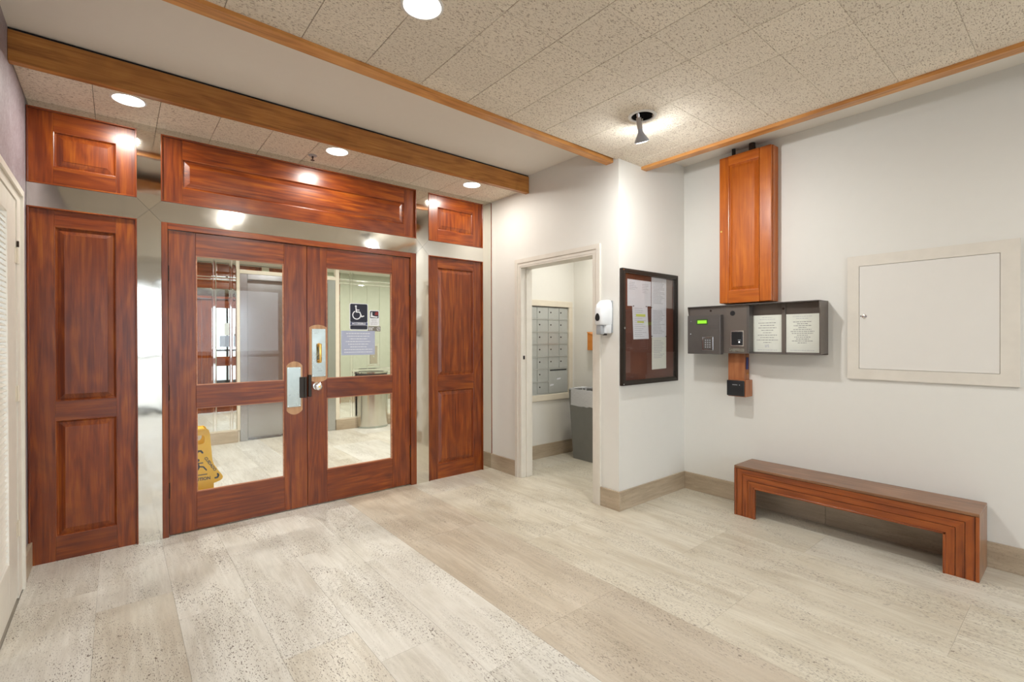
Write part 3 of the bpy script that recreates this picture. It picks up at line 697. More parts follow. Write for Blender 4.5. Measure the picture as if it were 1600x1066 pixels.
# ================================================================== DOORWAY TO MAILROOM
tj = E('trim_4', (XS, -.9, 0), kind='structure', label='cream painted casing of the mailroom doorway', category='trim')
def cas(w0, w1, o, i):  # o outer offset, i inner offset from opening
    u0, u1, zt_ = .47, 1.385, 2.015
    P('casing', [(u0-o, 0), (u0-i, 0), (u0-i, zt_+i), (u1+i, zt_+i), (u1+i, 0), (u1+o, 0), (u1+o, zt_+o), (u0-o, zt_+o)], w0, w1, SIDE, CREAM2, tj)
cas(0, .014, .068, .0); cas(.014, .020, .068, .030)
B('jamb_lining', (XS-.012, XS+.132), (-.485, -.470), (0, 2.0), CREAM2, tj, .002); B('jamb_lining', (XS-.012, XS+.132), (-1.385, -1.372), (0, 2.0), CREAM2, tj, .002)
B('jamb_lining', (XS-.012, XS+.132), (-1.385, -.470), (2.0, 2.015), CREAM2, tj, .002)
B('door_stop', (XS+.05, XS+.085), (-.495, -.485), (0, 1.99), CREAM2, tj)
B('strike_plate', (XS+.015, XS+.035), (-.4875, -.4845), (1.13, 1.165), HINGE, tj)
B('latch_hole', (XS+.018, XS+.031), (-.4885, -.487), (1.140, 1.156), DARK, tj)

# mailboxes
mb = E('mailbox_unit', (4.0, -.03, .63), label='wall unit of small grey metal mailboxes in the mailroom', category='mailboxes')
for (a, b_, c, d) in ((3.44, 4.545, 1.690, 1.757), (3.44, 4.545, .632, .700), (3.44, 3.50, .70, 1.690), (4.487, 4.545, .70, 1.690)):
    R('frame', a, b_, c, d, -.03, .018, MAILW, CREAM, mb, .004)
R('housing', 3.50, 4.487, .70, 1.690, -.045, -.012, MAILW, MAILM, mb)
cols = [3.500, 3.655, 3.825, 3.995, 4.168, 4.339, 4.476]; rows = [1.683, 1.545, 1.402, 1.266, 1.124, .988, .845, .705]
mc = {}
for j in range(7):
    for i in range(6):
        if j >= 5 and i >= 4: continue
        a, b_, c, d = cols[i]+.0025, cols[i+1]-.0025, rows[j+1]+.006, rows[j]-.004
        o = R('mailbox_door', a, b_, c, d, -.012, -.004, MAILW, MAILM, mb, .0015)
        u = a+.036 if i < 5 else a+.026
        LA('lock', MAILW(u, (c+d)/2+.01, -.004), (0, -1, 0), [(.0085, 0), (.0085, .003), (.004, .004), (0, .003)], HINGE, o, 10)
for j in range(1, 8):
    zz = rows[j]; e = 4.476 if j < 6 else 4.168
    R('shelf_lip', 3.502, e, zz-.003, zz+.004, -.012, .002, MAILW, MAILL, mb)
pd = R('parcel_door', 4.171, 4.474, .709, .984, -.012, -.003, MAILW, MAILM, mb, .002)
R('mail_slot', 4.19, 4.455, .962, .975, -.003, -.0018, MAILW, DARK, pd)
for u, v, s in ((4.33, .865, .032), (4.22, .80, .030)):
    P('white_label', [(u-s, v-.010), (u+s*.9, v-.004), (u+s, v+.012), (u-s*.5, v+.010), (u-s*.9, v+.004)], -.003, -.0022, MAILW, SIGNW, pd)
R('top_rail', 3.502, 4.484, 1.684, 1.690, -.012, 0, MAILW, HINGE, mb)
# slim bin with liner
wbn = E('waste_bin', (4.42, -.45, 0), label='slim grey waste bin with white liner in the mailroom', category='bin')
bm = bmesh.new()
for (x0, x1, y0, y1, z0, z1) in ((4.30, 4.545, -.68, -.235, 0, .70),):
    c = [(4.315, -.665), (4.53, -.665), (4.53, -.25), (4.315, -.25)]; t = [(4.29, -.70), (4.56, -.70), (4.56, -.205), (4.29, -.205)]
    vb = [bm.verts.new((p[0], p[1], 0)) for p in c]; vt = [bm.verts.new((p[0], p[1], .76)) for p in t]; bm.faces.new(vb)
    for i in range(4): bm.faces.new((vb[i], vb[(i+1) % 4], vt[(i+1) % 4], vt[i]))
    vi = [bm.verts.new(((p[0]-4.425)*.93+4.425, (p[1]+.4525)*.96-.4525, .76)) for p in t]; vj = [bm.verts.new(((p[0]-4.4225)*.9+4.4225, (p[1]+.457)*.93-.457, .02)) for p in c]
    for i in range(4): bm.faces.new((vt[i], vt[(i+1) % 4], vi[(i+1) % 4], vi[i])); bm.faces.new((vi[i], vi[(i+1) % 4], vj[(i+1) % 4], vj[i]))
    bm.faces.new(vj)
bmesh.ops.bevel(bm, geom=[e for e in bm.edges if abs(e.verts[0].co.z-e.verts[1].co.z) > .5], offset=.02, segments=3, affect='EDGES')
M('body', bm, GREYP, wbn, smooth=True)
bm = bmesh.new(); rd = random.Random(5); n = 40; prev = None
def rr(t, g, zz):
    # point on rounded rectangle ring, parameter t
    hx, hy = .137+g, .250+g; a = 2*math.pi*t; c, s = math.cos(a), math.sin(a); m_ = (abs(c)**6+abs(s)**6)**(-1/6)
    return Vector((4.425+hx*c*m_, -.4525+hy*s*m_, zz))
for g, z_ in ((-.006, .70), (-.004, .768), (.003, .772), (.005, .74), (.002, .66), (.001, .592)):
    ring = [bm.verts.new(rr(i/n, g+rd.uniform(-.0015, .002), z_+rd.uniform(-.006, .006))) for i in range(n)]
    if prev:
        for i in range(n): bm.faces.new((prev[i], prev[(i+1) % n], ring[(i+1) % n], ring[i]))
    prev = ring
M('liner', bm, LINER, wbn, smooth=True, label='white plastic bag liner')
# orange box with slanted top
ob = E('letter_box', (4.53, -.38, 1.2), label='small orange box with slanted top on the mailroom wall', category='box')
P('body', [(.315, 1.197), (.47, 1.197), (.47, 1.340), (.315, 1.392)], 0.001, .085, Map((XM, 0, 0), (0, -1, 0), (0, 0, 1)), ORBOX, ob)
P('lid', [(.310, 1.395), (.475, 1.341), (.475, 1.349), (.310, 1.403)], 0.001, .090, Map((XM, 0, 0), (0, -1, 0), (0, 0, 1)), ORBOX, ob)

# ---- soap dispenser
sd = E('soap_dispenser', (XS-.05, -1.51, 1.36), label='white hand sanitiser dispenser on the wall by the doorway', category='dispenser')
def loft(bm, secs):
    prev = None
    for ring in secs:
        vs = [bm.verts.new(p) for p in ring]
        if prev:
            for i in range(len(vs)): bm.faces.new((prev[i], prev[(i+1) % len(vs)], vs[(i+1) % len(vs)], vs[i]))
        else: bm.faces.new(vs)
        prev = vs
    bm.faces.new(prev)
R('back_plate', 1.462, 1.572, 1.372, 1.622, 0, .012, SIDE, GREYS, sd, .004, 2)
def dring(z, hw, d0, d1, n=9):
    # cross-section: flat back at wall, bulged front
    pts = [SIDE(1.517-hw, z, d0)]
    for k in range(n+1):
        t = -1+2*k/n; pts.append(SIDE(1.517+hw*t, z, d0+(d1-d0)*(max(0, 1-abs(t)**4.0))**.5+.012))
    pts.append(SIDE(1.517+hw, z, d0)); return pts
bm = bmesh.new()
loft(bm, [dring(z, hw, .012, d) for z, hw, d in ((1.432, .048, .098), (1.44, .052, .104), (1.50, .055, .108), (1.56, .056, .102), (1.595, .053, .086), (1.615, .047, .062), (1.627, .034, .036))])
M('cover', bm, WPLAS, sd, smooth=True)
bm = bmesh.new()
loft(bm, [dring(z, hw, .012, d) for z, hw, d in ((1.366, .043, .050), (1.372, .047, .056), (1.432, .050, .062))]); M('lower_cover', bm, WPLAS, sd, smooth=True)
P('window', [(1.517+.021*math.sin(t)*(1 if abs(math.sin(t)) else 1)*(1-.25*math.cos(t)), 1.497-.030*math.cos(t)*-1 if False else 1.492+.030*math.cos(t)) for t in [2*math.pi*k/20 for k in range(20)]][::-1], .119, .1225, SIDE, BLACK, sd, label='black teardrop window')
R('push_bar', 1.490, 1.544, 1.358, 1.430, .066, .108, SIDE, GREYS, sd, .008, 3, label='grey translucent push bar')
R('nozzle', 1.505, 1.530, 1.352, 1.366, .02, .045, SIDE, BLACK, sd, .002)

# ---- notice case on return wall
nc = E('notice_case', (3.77, Y1, .96), label='glazed dark bronze notice case on the short white wall', category='notice board')
u0, u1, v0, v1, fr = 3.386, 4.152, .963, 1.868, .036
R('case_back', u0+.004, u1-.004, v0+.004, v1-.004, .0005, .006, RET, CORK, nc)
P('frame', rectp(u0, u1, v0, v1), .006, .032, RET, BRONZE, nc, [list(reversed(rectp(u0+fr, u1-fr, v0+fr, v1-fr)))])
P('frame_lip', rectp(u0+.003, u1-.003, v0+.003, v1-.003), .032, .035, RET, BRONZE, nc, [list(reversed(rectp(u0+.02, u1-.02, v0+.02, v1-.02)))])
R('glass_pane', u0+fr-.002, u1-fr+.002, v0+fr-.002, v1-fr+.002, .024, .027, RET, GLASSB, nc)
LA('lock', RET(3.405, 1.408, .035), (0, -1, 0), [(.010, 0), (.010, .005), (.004, .006), (0, .005)], CHROME, nc, 14)
for z_ in (1.855, .976): R('corner_screw', 3.379+.012, 3.379+.02, z_-.004, z_+.004, .035, .0365, RET, CHROME, nc)
def sheet(name, pts, w, mp, mat, curl=0, **t):
    bm = bmesh.new(); plate(bm, pts, w, w+.0008, mp); return M(name, bm, mat, **t)
p1 = sheet('paper_sheet', [(3.478, 1.582), (3.790, 1.590), (3.790, 1.792), (3.478, 1.794)], .0062, RET, PAPERW, label='wide white paper at the upper left of the notice case', category='paper')
bm = bmesh.new(); print_lines(bm, 3.50, 3.62, 1.71, 1.775, 5, .004, RET, .0071, False, 3); print_lines(bm, 3.67, 3.77, 1.69, 1.77, 6, .004, RET, .0071, False, 6); M('printed_lines', bm, INKL, p1, kind='stuff')
p2 = sheet('paper_sheet', [(3.552, 1.320), (3.757, 1.324), (3.737, 1.592), (3.535, 1.588)], .0080, RET, PAPERW, label='white paper with yellow highlighting, hanging tilted under the wide paper', category='paper')
bm = bmesh.new(); print_lines(bm, 3.568, 3.722, 1.335, 1.575, 15, .004, RET, .0089, False, 8, (.6, 1)); M('printed_lines', bm, INKL, p2, kind='stuff')
bm = bmesh.new(); plate(bm, rectp(3.585, 3.71, 1.502, 1.522), .0091, .0093, RET); plate(bm, rectp(3.60, 3.69, 1.452, 1.466), .0091, .0093, RET); M('highlighting', bm, INKG, p2, label='yellow green highlighted lines')
for lab, a, b_, c, d, w_, sd_ in (('top', 3.797, 4.012, 1.583, 1.829, .0062, 11), ('middle', 3.795, 4.008, 1.334, 1.592, .0076, 12), ('bottom', 3.803, 4.010, 1.070, 1.345, .0062, 13)):
    pz = sheet('paper_sheet', [(a, c), (b_, c+.004), (b_, d), (a, d+.002)], w_, RET, PAPERW if lab != 'bottom' else PAPER, label='%s one of the three printed papers in the right-hand column of the notice case' % {'top': 'uppermost', 'middle': 'middle', 'bottom': 'lowest'}[lab], category='paper', group='papers in the right column of the notice case')
    bm = bmesh.new(); print_lines(bm, a+.025, b_-.02, c+(.03 if lab != 'bottom' else .09), d-.03, 16 if lab != 'bottom' else 11, .005, RET, w_+.0009, False, sd_, (.55, 1)); M('printed_lines', bm, INKL, pz, kind='stuff')
pz = sheet('paper_sheet', [(4.014, 1.585), (4.10, 1.585), (4.10, 1.822), (4.014, 1.826)], .0062, RET, plain('taupe_card', (.30, .24, .21), .5), label='plain taupe card at the upper right edge of the notice case', category='card')
for u, v in ((3.548, 1.583), (3.718, 1.586), (3.79, 1.58), (3.795, 1.345), (4.00, 1.343)):
    LA('push_pin', RET(u, v, .009), (0, -1, 0), [(.004, 0), (.004, .002), (.002, .004), (.003, .008), (0, .009)], HINGE, nc, 8)

# ================================================================== RIGHT WALL
# cabinet
wc = E('wall_cabinet', (4.24, -2.2, 1.6), label='tall narrow orange wooden cabinet above the intercom housing', category='cabinet')
C0, C1, CZ0, CZ1 = 2.010, 2.414, 1.607, 2.784   # along -Y
R('carcass', C0+.002, C1, CZ0, CZ1, 0.0005, .090, RIGHT, CAB['z'], wc, .002)
CM = Map((4.302-.114, 0, 0), (0, -1, 0), (0, 0, 1))
dr = R('stile', C0, 2.084-.001, CZ0+.002, CZ1-.002, -.022, 0, CM, CAB['z'], wc, .003); R('stile', 2.322+.001, C1-.004, CZ0+.002, CZ1-.002, -.022, 0, CM, CAB['z'], wc, .003)
for a, b_ in ((CZ0+.002, 1.700), (2.713, CZ1-.002)): R('rail', 2.084, 2.322, a, b_, -.022, 0, CM, CAB['y'], wc)
bm = bmesh.new(); rings(bm, 2.084, 2.322, 1.700, 2.713, [(0, 0), (.004, -.001), (.008, -.010), (.013, -.012), (.015, -.011), (.035, -.003), (.0355, -.0015)], CM); M('raised_panel', bm, CAB['z'], wc)
LA('lock', CM(2.028, 2.19, 0), (-1, 0, 0), [(.008, 0), (.008, .002), (0, .003)], BRASS, wc, 12)
for yy, rad, lab in ((-2.10, .014, 'thin'), (-2.245, .024, 'thicker')):
    LA('conduit_pipe', (4.245, yy, 2.7845), (0, 0, 1), [(0, 0), (rad, 0), (rad, .066), (0, .066)], BRONZE if rad < .02 else HINGE, None, 16, label='%s dark pipe stub between the orange cabinet and the ceiling' % lab, category='pipe', group='pipe stubs above the cabinet')
# intercom housing
ih = E('intercom_housing', (4.22, -2.25, 1.2), label='long dark taupe metal hood housing on the right wall', category='housing')
H0, H1, HZ0, HZ1 = 1.762, 2.748, 1.208, 1.590
R('back_panel', H0, H1, HZ0, HZ1, .0005, .006, RIGHT, INTER, ih)
R('top_plate', H0, H1, HZ1-.006, HZ1, .006, .172, RIGHT, INTERD, ih, .001)
R('bottom_plate', 2.262, H1, HZ0, HZ0+.006, .006, .165, RIGHT, INTERD, ih, .001)
# side plates with a forward-sloping front edge
SX = lambda yy: Map((4.302, -yy, 0), (-1, 0, 0), (0, 0, 1))
for yy, t in ((H1, .006), (H0+.005, .005)):
    m_ = SX(yy); P('side_plate', [(.006, HZ0), (.140, HZ0), (.150, 1.50), (.172, HZ1-.006), (.006, HZ1-.006)], 0, -t if m_.w.y < 0 else t, m_, INTER, ih)
R('divider', 2.243, 2.262, HZ0, HZ1-.006, .006, .150, RIGHT, INTERD, ih, .001)
R('mounting_plate', H0+.005, 2.243, HZ0, HZ1-.006, .142, .148, RIGHT, INTER, ih)
R('divider', 2.472, 2.498, HZ0+.006, HZ1-.006, .006, .088, RIGHT, INTER, ih, .001)
R('notice_back', 2.262, 2.742, HZ0+.006, HZ1-.006, .070, .076, RIGHT, INTER, ih)
IM = Map((4.302-.152, 0, 0), (0, -1, 0), (0, 0, 1))
LA('camera_window', RIGHT(2.135, 1.524, .148), (-1, 0, 0), [(.020, 0), (.020, .002), (.014, .0025), (.014, .001), (0, .001)], BLACK, ih, 20)
LA('key_lock', RIGHT(1.955, 1.552, .148), (-1, 0, 0), [(.009, 0), (.009, .003), (0, .003)], HINGE, ih, 12)
LA('key_lock', RIGHT(2.485, 1.545, .088), (-1, 0, 0), [(.009, 0), (.009, .003), (0, .003)], HINGE, ih, 12)
# entry phone unit
ep = E('entry_phone', (4.12, -1.93, 1.2), label='grey entry phone box with green display and keypad, at left end of the housing', category='intercom')
TW0, TW1 = .150, .204
R('case', 1.780, 2.062, 1.199, 1.516, TW0, TW1, RIGHT, INTERD, ep, .003)
EM = Map((4.302-TW1, 0, 0), (0, -1, 0), (0, 0, 1))
R('display_frame', 1.862, 1.958, 1.440, 1.482, 0, .0015, EM, plain('lcd_frame', (.03, .10, .01), .4), ep); R('display', 1.870, 1.950, 1.448, 1.474, .0015, .0022, EM, LCD, ep)
kp = R('keypad', 1.912, 2.004, 1.230, 1.338, 0, .004, EM, CHROME, ep, .001); R('keypad_field', 1.922, 1.996, 1.238, 1.330, .004, .0046, EM, INTERD, kp)
for i in range(3):
    for j in range(4): R('key', 1.937+.0185*i, 1.947+.0185*i, 1.250+.0185*j, 1.261+.0185*j, .0046, .007, EM, GREYS, kp, .001)
R('small_lock', 1.806, 1.812, 1.358, 1.366, 0, .005, EM, CHROME, ep, .001); LA('small_lock', EM(1.81, 1.362, 0), (-1, 0, 0), [(.007, 0), (.006, .003), (0, .004)], CHROME, ep, 12); LA('microphone', EM(1.812, 1.467, 0), (-1, 0, 0), [(.004, 0), (0, .001)], CHROME, ep, 10)
bm = bmesh.new()
for i in range(3): plate(bm, rectp(1.955, 2.045, 1.428-.012*i, 1.429-.012*i), 0, .0004, EM)
M('speaker_slots', bm, BLACK, ep)
# card reader in chrome bezel
cr = E('card_reader', (4.14, -2.17, 1.26), label='black card reader in chrome bezel, right of the entry phone box', category='card reader')
RM = Map((4.302-.148, 0, 0), (0, -1, 0), (0, 0, 1))
P('bezel', rectp(2.122, 2.224, 1.264, 1.386), 0, .006, RM, CHROME, cr, [list(reversed(rectp(2.131, 2.215, 1.272, 1.378)))])
R('reader_face', 2.131, 2.215, 1.272, 1.378, 0, .014, RM, BLACK, cr, .002); LA('indicator', RM(2.193, 1.297, .014), (-1, 0, 0), [(.006, 0), (.006, .001), (0, .001)], LEDW, cr, 12)
bm = bmesh.new(); plate(bm, rectp(2.182, 2.205, 1.311, 1.315), .014, .0143, RM); M('marking', bm, GREYS, cr)
R('steel_tag', 2.108, 2.228, 1.222, 1.246, 0, .003, RM, PLATE, cr, label='blank steel strip')
# the two letter-size notices
NM = Map((4.302-.076, 0, 0), (0, -1, 0), (0, 0, 1))
for a, b_, sd_, lab, n in ((2.262, 2.470, 21, 'printed notice in the housing, next to the card reader', 9), (2.5, 2.716, 22, 'printed notice at the outer end of the housing, towards the access panel', 12)):
    nz = R('notice_sheet', a, b_, 1.222, 1.502, 0.0003, .0012, NM, PAPER, label=lab, category='notice', group='notices in the intercom housing')
    bm = bmesh.new(); print_lines(bm, a+.04, b_-.04, 1.462, 1.492, 2, .003, NM, .0012, True, sd_); M('printed_lines', bm, INKL, nz, kind='stuff')
    bm = bmesh.new(); print_lines(bm, a+.025, b_-.025, 1.285, 1.452, n, .0042, NM, .0012, True, sd_+5, (.3, .98))
    M('printed_lines', bm, INK, nz, kind='stuff')
    bm = bmesh.new(); print_lines(bm, a+.03, b_-.03, 1.232, 1.242, 1, .003, NM, .0012, True, sd_, (.95, 1)); M('printed_lines', bm, INKL, nz, kind='stuff')
    if n == 9:
        bm = bmesh.new(); rd = random.Random(2)
        for i in range(3):
            for j in range(3): plate(bm, rectp(a+.088+.011*i, a+.088+.011*i+rd.uniform(.004, .009), 1.258+.008*j, 1.258+.008*j+.005), .0012, .0014, NM)
        M('printed_block', bm, INKL, nz)
# post and lower reader
po = E('wooden_post', (4.26, -2.13, .87), label='short wooden block hanging under the intercom housing', category='wood block')
R('upper_block', 2.066, 2.197, .985, 1.206, .0005, .082, RIGHT, POST, po, .002)
R('lower_block', 2.083, 2.222, .866, .997, .0005, .118, RIGHT, POST, po, .002)
bb = R('blue_clip', 2.1972, 2.205, 1.08, 1.175, .028, .058, RIGHT, BLUEC, po, .002)
LA('side_lock', (4.268, -2.197, 1.045), (0, -1, 0), [(.008, 0), (.008, .004), (0, .004)], BRASS, po, 12)
lr = R('fob_reader', 2.079, 2.216, .872, .994, .1185, .134, RIGHT, BLACK, label='square black fob reader at the bottom of the wooden block', category='card reader', r=.006, seg=3)
bm = bmesh.new(); plate(bm, rectp(2.125, 2.165, .957, .962), .134, .1343, RIGHT); plate(bm, circ(2.182, .9595, .004, 10), .134, .1343, RIGHT); M('marking', bm, GREYS, lr)
# access panel
ap = E('access_panel', (4.29, -3.28, 1.05), label='large cream framed access hatch on the right wall', category='hatch')
A0, A1, AZ0, AZ1 = 2.869, 3.686, 1.049, 1.882; I0, I1, J0, J1 = 2.934, 3.608, 1.118, 1.811
for nm, pts in (('frame_board', [(A0, AZ0), (A1, AZ0), (I1, J0), (I0, J0)]), ('frame_board', [(A0, AZ1), (I0, J1), (I1, J1), (A1, AZ1)]), ('frame_board', [(A0, AZ0), (I0, J0), (I0, J1), (A0, AZ1)]), ('frame_board', [(A1, AZ0), (A1, AZ1), (I1, J1), (I1, J0)])):
    P(nm, pts, .0005, .018, RIGHT, CREAM2, ap)
R('hatch_door', I0+.0012, I1-.0012, J0+.0012, J1-.0012, .0005, .015, RIGHT, plain('hatch_paint', (.75, .735, .69), .45, bumpy=.03, var=.006), ap, .002)
LA('turn_lock', RIGHT(2.965, 1.472, .015), (-1, 0, 0), [(.014, 0), (.014, .003), (.011, .0045), (.005, .005), (.004, .009), (0, .009)], CHROME, ap, 18)
LA('key_hole', RIGHT(2.945, 1.474, .015), (-1, 0, 0), [(.004, 0), (.004, .001), (0, .001)], DARK, ap, 10)

# ---- bench
be = E('bench', (4.13, -2.89, 0), label='low reddish wooden bench with grooved front against the right wall', category='bench')
BU0, BU1, BH = 2.224, 3.556, .372; XF = 3.991
BMp = Map((XF+.004, 0, 0), (0, -1, 0), (0, 0, 1))   # front plane, w = -X
B('seat', (XF, XR-.018), (-BU1, -BU0), (BH-.018, BH), BTOP, be, .0025)
for a, b_ in ((BU0, BU0+.016), (BU1-.016, BU1)): B('side_panel', (XF+.0125, XR-.018), (-b_, -a), (0, BH-.018), BSIDE, be, .002); B('side_edge', (XF, XF+.012), (-b_, -a), (0, BH-.018), BEN['z'], be, .002)
def ringp(a, b_, mat_l, mat_r, w, name='front_plank'):
    g = .0004; h = BH-.018; u0, u1 = BU0+.016, BU1-.016
    for s in (0, 1):
        X = (lambda t: u0+t) if s == 0 else (lambda t: u1-t)
        pts = [(X(a), 0), (X(b_), 0), (X(b_), h-b_), (X(a), h-a)]
        if s: pts = pts[::-1]
        bm = bmesh.new(); plate(bm, pts, -.018, w, BMp); ed = bm
        M(name, bm, mat_l, be)
    P(name, [(u0+a, h-a), (u0+b_, h-b_), (u1-b_, h-b_), (u1-a, h-a)], -.018, w, BMp, mat_r, be)
T = .122
ringp(.003, .0405, BEN['z'], BEN['y'], -.002); ringp(.0435, .0805, BEN['z'], BEN['y'], -.002); ringp(.0835, T, BEN['z'], BEN['y'], -.002)
P('groove_backing', [(BU0+.016, 0), (BU0+.016+T, 0), (BU0+.016+T, BH-.018-T), (BU1-.016-T, BH-.018-T), (BU1-.016-T, 0), (BU1-.016, 0), (BU1-.016, BH-.018), (BU0+.016, BH-.018)], -.016, -.009, BMp, BEN['y'], be)
i0, i1, ih_ = BU0+.016+T, BU1-.016-T, BH-.018-T
B('inner_lining', (XF, XF+.024), (-(i0+.012), -i0), (0, ih_), BEN['z'], be, .002); B('inner_lining', (XF, XF+.024), (-i1, -(i1-.012)), (0, ih_), BEN['z'], be, .002)
B('inner_lining', (XF, XF+.024), (-i1, -i0), (ih_-.012, ih_), BEN['y'], be, .002)

# ================================================================== CEILING FITTINGS
def downlight(x, y, z, r, label, grp=None):
    e = E('downlight', (x, y, z), label=label, category='ceiling light', **({'group': grp} if grp else {}))
    LA('trim_ring', (x, y, z), (0, 0, -1), [(r, -.001), (r, .002), (r-.004, .004), (r-.010, .004), (r-.015, -.004), (r-.0151, -.02)], WTRIM, e, 36)
    LA('diffuser', (x, y, z), (0, 0, -1), [(r-.013, -.0118), (r-.016, -.0095), (0, -.009)], LED, e, 36)
for (x, y), lab in zip(ENTRY_DL, ('round recessed light above the tall panel by the louvered door', 'round recessed light over the double doors, beside the sprinkler', 'round recessed light near the white wall, over the small orange panel')):
    downlight(x, y, 2.727, .086, lab, 'recessed lights over the doors')
downlight(*MAIN_DL[0], 2.709, .088, 'large round recessed light cut by the top of the photo, in the main tile ceiling')
# entry and main area lamps sit just under the diffusers (z 2.715 / 2.697)
def eyeball(x, y, label, on=True):
    z = 2.709
    e = E('spot_lamp', (x, y, z), label=label, category='spot lamp')
    LA('trim_ring', (x, y, z), (0, 0, -1), [(.086, -.001), (.086, .002), (.080, .005), (.068, .005), (.066, 0), (.065, -.03), (.060, -.06), (0, -.062)], WTRIM, e, 36)
    LA('dark_can', (x, y, z), (0, 0, -1), [(.0655, .001), (.064, -.028), (.058, -.055), (0, -.057)], DARK, e, 30)
    ax = Vector((.476, .152, -1)).normalized(); top = Vector((x-.018, y+.018, z+.008))
    LA('swivel', top, ax, [(0, -.02), (.012, -.018), (.014, 0), (.010, .014), (.010, .02)], CHROME, e, 16)
    LA('lamp_socket', top, ax, [(0, .014), (.016, .016), (.0165, .075), (.018, .080), (0, .081)], LAMPN, e, 20)
    LA('bulb', top, ax, [(.0145, .080), (.0155, .100), (.019, .108), (.030, .128), (.044, .152), (.0465, .158), (.0440, .1605)], LAMPG, e, 28, label='grey reflector bulb')
    LA('bulb_face', top, ax, [(.0440, .1600), (.030, .163), (0, .165)], BULB, e, 28)
    c = top+ax*.180
    return c, ax
c, ax = eyeball(*EYE[0], 'grey swivelling spot lamp hanging from a hole in the tile ceiling')
o = area('spot_light', tuple(c), .075, P_EYE, (1, .995, .98), direction=(.5, -.12, -1))
point('spot_glow', tuple(c+ax*.02), P_EYE*.42, .03, (.93, .97, 1))
area('spot_light_back', (2.93, -4.9, 2.62), .08, P_EYE, (1, .97, .93), direction=(.3, .1, -1))
# sprinkler
sp = E('sprinkler', (1.56, -.16, 2.727), label='small fire sprinkler head beside the middle entry light', category='sprinkler')
LA('escutcheon', (1.56, -.16, 2.727), (0, 0, -1), [(.032, 0), (.030, .004), (.014, .007), (0, .007)], LAMPG, sp, 20)
LA('head', (1.56, -.16, 2.722), (0, 0, -1), [(.007, 0), (.007, .016), (.004, .018), (.004, .030), (.015, .031), (.015, .033), (0, .033)], HINGE, sp, 14)

# ================================================================== LOBBY THINGS
el = E('door_4', (2.235, 3.15, 0), label='brushed steel elevator door seen through the left door glass', category='elevator', kind='structure')
for a, b_ in ((1.722, 2.2345), (2.2355, 2.75)): B('door_leaf', (a, b_), (3.19, 3.22), (.004, 2.115), BRUSH, el, .001)
B('jamb', (1.630, 1.722), (3.085, 3.24), (0, 2.185), BRUSH, el, .004); B('jamb', (2.75, 2.862), (3.085, 3.24), (0, 2.185), BRUSH, el, .004)
B('head', (1.722, 2.75), (3.085, 3.24), (2.115, 2.185), BRUSH, el, .003)
B('sill', (1.722, 2.75), (3.10, 3.24), (0, .004), PLATE, el)
cp = E('call_plate', (3.445, 3.08, .95), label='small metal call plate beside the elevator, above the steel bin', category='call button')
R('plate', 3.387, 3.503, .952, 1.218, -.008, .004, LOBW, plain('call_plate_metal', (.55, .50, .40), .35, .8), cp, .001); LA('button', LOBW(3.445, 1.06, .004), (0, -1, 0), [(.014, 0), (.013, .004), (0, .005)], CHROME, cp, 16)
# half round steel bin
sb = E('lobby_bin', (3.40, 2.9, 0), label='tall half-round stainless steel bin against the lobby mirrors', category='bin')
def half(rx, ry, n=28): return [(3.405-rx*math.cos(math.pi*k/n), 3.055-ry*math.sin(math.pi*k/n)) for k in range(n+1)]
FL = Map((0, 0, 0), (1, 0, 0), (0, 1, 0))
bm = bmesh.new(); plate(bm, half(.235, .215), .03, .78, FL); M('body', bm, CANST, sb, smooth=True)
bm = bmesh.new(); plate(bm, half(.231, .211), 0, .03, FL); M('base_ring', bm, PLATE, sb, smooth=True)
bm = bmesh.new(); plate(bm, half(.238, .218), .815, .835, FL, [[(p[0], p[1]) for p in reversed([(3.405+(q[0]-3.405)*.72, 3.03+(q[1]-3.055)*.66) for q in half(.235, .215)])]]); M('top_ring', bm, CANST, sb, smooth=True)
bm = bmesh.new(); plate(bm, half(.228, .208), .78, .815, FL); M('neck', bm, HINGE, sb, smooth=True)
# ---- yellow wet floor sign
ys_ = E('wet_floor_sign', (.875, .38, 0), label='yellow folding caution floor sign behind the left door glass', category='floor sign')
tilt = math.radians(7)
YM = Map((.875, .232, 0), (1, 0, 0), (0, math.sin(tilt), math.cos(tilt)))
def sym(h): return [(x, z) for x, z in h]+[(-x, z) for x, z in reversed(h)]
OUT = [(.088, .012), (.085, .248), (.122, .258), (.140, .268), (.146, .286), (.138, .305), (.092, .375), (.080, .42), (.068, .615), (.062, .645), (.045, .660)]
outl = sym(OUT)
hole = rrect(-.034, .034, .545, .612, .022)
P('front_leaf', outl, 0, .008, YM, YEL, ys_, [list(reversed(hole))])
P('raised_rim', [(-.13, .268), (.13, .268), (.0, .520)], .008, .0086, YM, YEL, ys_) if False else None
YB2 = Map((.875, .232+.30, 0), (-1, 0, 0), (0, -math.sin(tilt), math.cos(tilt)))
P('back_leaf', outl, 0, .008, YB2, YEL, ys_, [list(reversed(hole))])
bm = bmesh.new(); bx(bm, .835, .915, .300, .464, .640, .652, .003); M('top_hinge', bm, YEL, ys_)
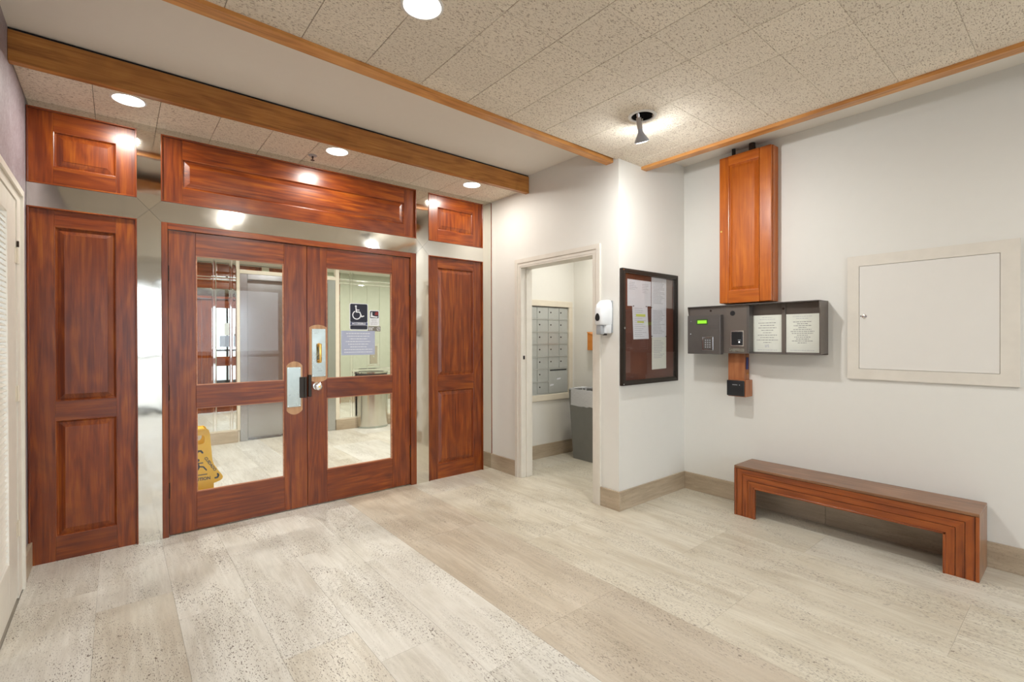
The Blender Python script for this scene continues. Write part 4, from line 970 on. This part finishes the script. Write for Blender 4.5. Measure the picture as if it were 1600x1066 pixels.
bm = bmesh.new(); w0, w1 = .008, .0085
stroke(bm, [(.112, .312), (.117, .300), (.110, .286), (.096, .285)], .012, w0, w1, YM); stroke(bm, [(-.112, .312), (-.117, .300), (-.110, .286), (-.096, .285)], .012, w0, w1, YM)
stroke(bm, [(-.018, .482), (-.008, .497), (.008, .497), (.018, .482)], .012, w0, w1, YM)
plate(bm, circ(-.012, .430, .011, 14), w0, w1, YM)
stroke(bm, [(-.012, .412), (-.005, .380), (-.020, .352), (-.040, .345)], .011, w0, w1, YM); stroke(bm, [(-.010, .385), (.022, .378), (.040, .352)], .009, w0, w1, YM); stroke(bm, [(-.012, .408), (.018, .408)], .007, w0, w1, YM)
stroke(bm, [(-.055, .322), (.045, .322)], .006, w0, w1, YM, False)
M('pictogram', bm, BLACK, ys_)
text('lettering', 'CAUTION', .031, 0, .290, .0084, YM, BLACK, ys_, bold=.0009, sx=.93)
text('lettering', 'CUIDADO', .027, .066, .392, .0084, YM, BLACK, ys_, rot=math.radians(-59), bold=.0008)


# ================================================================== BEHIND THE CAMERA: glazed entrance, seen in the polished metal and mirrors
wf = E('wall_front', (2, YB, 0), kind='structure', label='glazed street entrance behind the viewer', category='wall')
B('wall_plaster', (XL-.1, .12), (YB-.12, YB), (0, 2.852), PAINT, wf); B('wall_plaster', (3.95, XR+.12), (YB-.12, YB), (0, 2.852), PAINT, wf); B('wall_plaster', (.12, 3.95), (YB-.12, YB), (2.35, 2.852), PAINT, wf)
for a in (.12, 1.06, 2.01, 2.96, 3.90): B('mullion', (a, a+.05), (YB-.09, YB-.02), (0, 2.35), BRONZE, wf)
for z_ in ((0, .10), (.98, 1.03), (2.29, 2.35)): B('transom', (.12, 3.95), (YB-.088, YB-.022), z_, BRONZE, wf)
for a in (.17, 1.11, 2.06, 3.01): B('glass_pane', (a, a+.89), (YB-.058, YB-.052), (.10, 2.29), GLASS, wf)
B('ground', (-30, 34), (-60, YB-.13), (-.12, -.03), CONC, kind='structure', label='pale paving outside the street entrance', category='ground')
